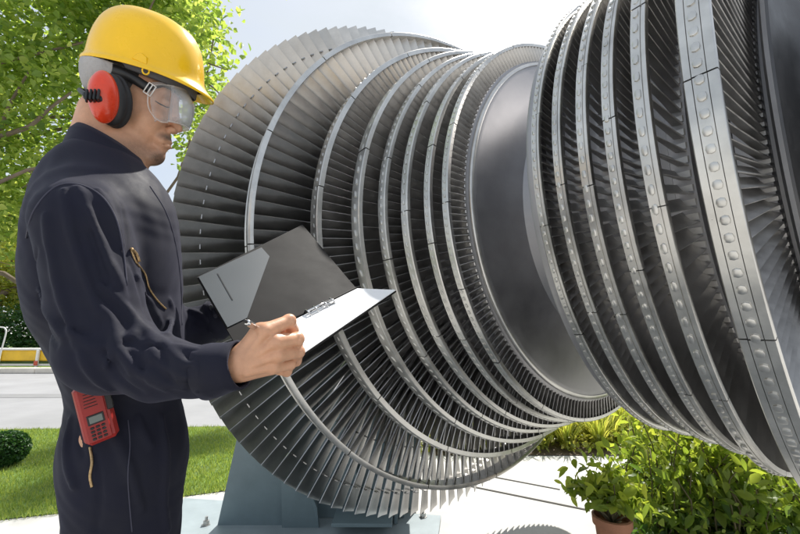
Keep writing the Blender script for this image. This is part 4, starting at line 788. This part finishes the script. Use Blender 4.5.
# ---- open folder, sheet, pen
M_FOLD = mat('dark_folder_card', (.009, .0080, .0080), .7, spec=.2, noise=(12, .06), bump=(300, .1, .0004)); M_POCK = mat('grey_pocket', (.055, .066, .075), .5, noise=(6, .06)); M_PAP = mat('white_paper', (.86, .87, .88), .6); M_SIL = mat('chrome', (.70, .70, .70), .18, 1.)
pC, pD, pA, pE = zp(356, 288, .85), zp(237, 347, .62), zp(197, 277, .75), zp(396, 291, .86)
def on_plane(px, py, o_, n_):
    d = dir2w([(px-400)/FPX, (py-267)/FPX, 1.0]); return CAM + d*(((o_-CAM) @ n_)/(d @ n_))
n1 = np.cross(pC-pD, pA-pD); n1 /= np.linalg.norm(n1); n1 = n1 if n1 @ (CAM-pD) > 0 else -n1
n2 = np.cross(pC-pD, pE-pC); n2 /= np.linalg.norm(n2); n2 = n2 if n2 @ (CAM-pD) > 0 else -n2
pB = on_plane(302.5, 224.5, pD, n1); pF = on_plane(284, 368.5, pD, n2)
fold = empty('folder', tuple(pD), 'open dark clipboard folder with grey inner pocket held in the man\'s hands', 'folder')
MB().prism([pA, pB, pC, pD], -n1*.0025).build('cover', M_FOLD, fold)
pf2 = [on_plane(x, y, pD, n1)+n1*.0018 for x, y in ((198.5, 277.5), (261.5, 248), (269.5, 257), (247, 318.5), (227.5, 328))]; MB().prism(pf2, -n1*.0012).build('pocket', M_POCK, fold)
q0, q1 = on_plane(217.5, 274.5, pD, n1)+n1*.0022, on_plane(232.5, 301, pD, n1)+n1*.0022; sd = np.cross(q1-q0, n1); sd /= np.linalg.norm(sd); MB().prism([q0-sd*.001, q1-sd*.001, q1+sd*.001, q0+sd*.001], n1*.0003).build('slot', M_BLK, fold)
k = (pE-pC); MB().prism([pC, pE+k*.012, pF+k*.012, pD], -n2*.0025).build('back_board', M_FOLD, fold)
b = MB(); b.tube([pC, pD], .0026, 8); b.build('spine', M_FOLD, fold, smooth=True)
u_ = (pD-pC)/np.linalg.norm(pD-pC); kk = k - u_*(k @ u_); kk /= np.linalg.norm(kk); c0, c1 = pC+u_*.085, pC+u_*.150
b = MB(); b.tube([c0+n2*.007+kk*.006, c1+n2*.007+kk*.006], .0022, 8); b.tube([c0+n2*.004+kk*.015, c1+n2*.004+kk*.015], .0016, 8)
for w in (0, .3, .7, 1): q = c0+(c1-c0)*w; b.tube([q+n2*.001, q+n2*.009+kk*.003, q+n2*.008+kk*.012, q+n2*.002+kk*.018], .0016, 8)
b.build('clip', M_SIL, fold, smooth=True)
b = MB(); s0 = pC+u_*.004+kk*.007+n2*.0012; b.prism([pC+u_*.003+kk*.006+n2*.001, pE-n2*0+n2*.001-kk*.001, pF+n2*.001-kk*.001, pD+kk*.006+n2*.001], n2*.0015)
tag(b.build('paper', M_PAP), 'blank white sheet of paper clipped into the open folder', 'paper')
pt = on_plane(286, 349, pD, n2) + n2*.004; p0 = l2w(LP(246.5, 322, -.372))[0]; ps = empty('pen', tuple(p0), 'slim silver ballpoint pen gripped in the writing hand', 'pen'); dv = pt-p0
MB().tube([p0, p0+dv*.04, p0+dv*.05, p0+dv*.86], [.0036, .0040, .0043, .0040], 12).build('barrel', M_SIL, ps, smooth=True); MB().tube([p0+dv*.86, p0+dv*.97, pt], [.0036, .0014, .0006], 12).build('tip', M_SIL, ps, smooth=True); MB().tube([p0-dv*.045, p0], [.0022, .0022], 10).build('push_button', M_BLK, ps, smooth=True)

# ---- two-way radio on the hip
M_RRED = mat('radio_red', (.34, .022, .018), .45, noise=(20, .12)); M_LCD = mat('lcd_glass', (.17, .20, .18), .25)
qc = trace(cover, 96, 418); rw = l2w(qc)[0]; rc = qc + np.array([.000, .014, -.030]); th = math.radians(16)
e1 = np.array([math.cos(th)*.97, math.sin(th), .22]); e1 /= np.linalg.norm(e1); e2 = np.array([-math.sin(th), math.cos(th), .0]); e2 = e2-e1*(e1 @ e2); e2 /= np.linalg.norm(e2); e3 = np.cross(e1, e2); e3 = e3 if e3[2] < 0 else -e3
radio = empty('two_way_radio', tuple(l2w(rc)[0]), 'red handheld two-way radio clipped to the hip of the navy coverall', 'radio')
def rp_(x, y, z): return rc + e1*x + e2*y + e3*z
def rbox(name, x, y, z, w, h, d, m, bev=.001, parent=None, bb=None):
    Mx = np.stack([l2w([e1])[0]-l2w([[0, 0, 0]])[0], l2w([e2])[0]-l2w([[0, 0, 0]])[0], l2w([e3])[0]-l2w([[0, 0, 0]])[0]], 1); b = bb or MB(); b.box(l2w(rp_(x, y, z))[0], (w, h, d), M=Mx, bev=bev); return b if bb is not None else b.build(name, m, parent or radio)
rbox('casing', 0, 0, 0, .040, .086, .026, M_RRED, .006); rbox('faceplate', -.004, 0, .0135, .029, .078, .003, M_RRED, .002); rbox('side_grip', .0202, .018, .0, .002, .036, .016, M_BLK, .0008); rbox('side_pad', .0155, .016, .0135, .008, .034, .0022, M_BLK, .001)
rbox('screen_frame', -.004, -.007, .0152, .020, .014, .0012, M_BLK, .0005); rbox('screen', -.004, -.007, .0160, .0155, .0095, .0006, M_LCD, .0002)
for i in range(4):
    for j in range(3): rbox('key', -.0105+.0065*j, -.0185-.0052*i, .0156, .0046, .0032, .0016, M_BLK, .0006)
for i in range(5): rbox('speaker_slot', -.006, .012+.0045*i, .0151, .016-.001*i, .0012, .0008, M_BLK, .0003)
MB().tube(l2w([rp_(-.012, .043, 0), rp_(-.012, .049, 0)]), [.0055, .005], 12).build('knob', M_BLK, radio, smooth=True); MB().tube(l2w([rp_(.010, .043, .0), rp_(.010, .055, .0), rp_(.011, .115, .004)]), [.005, .0045, .003], 12).build('antenna', M_BLK, radio, smooth=True)
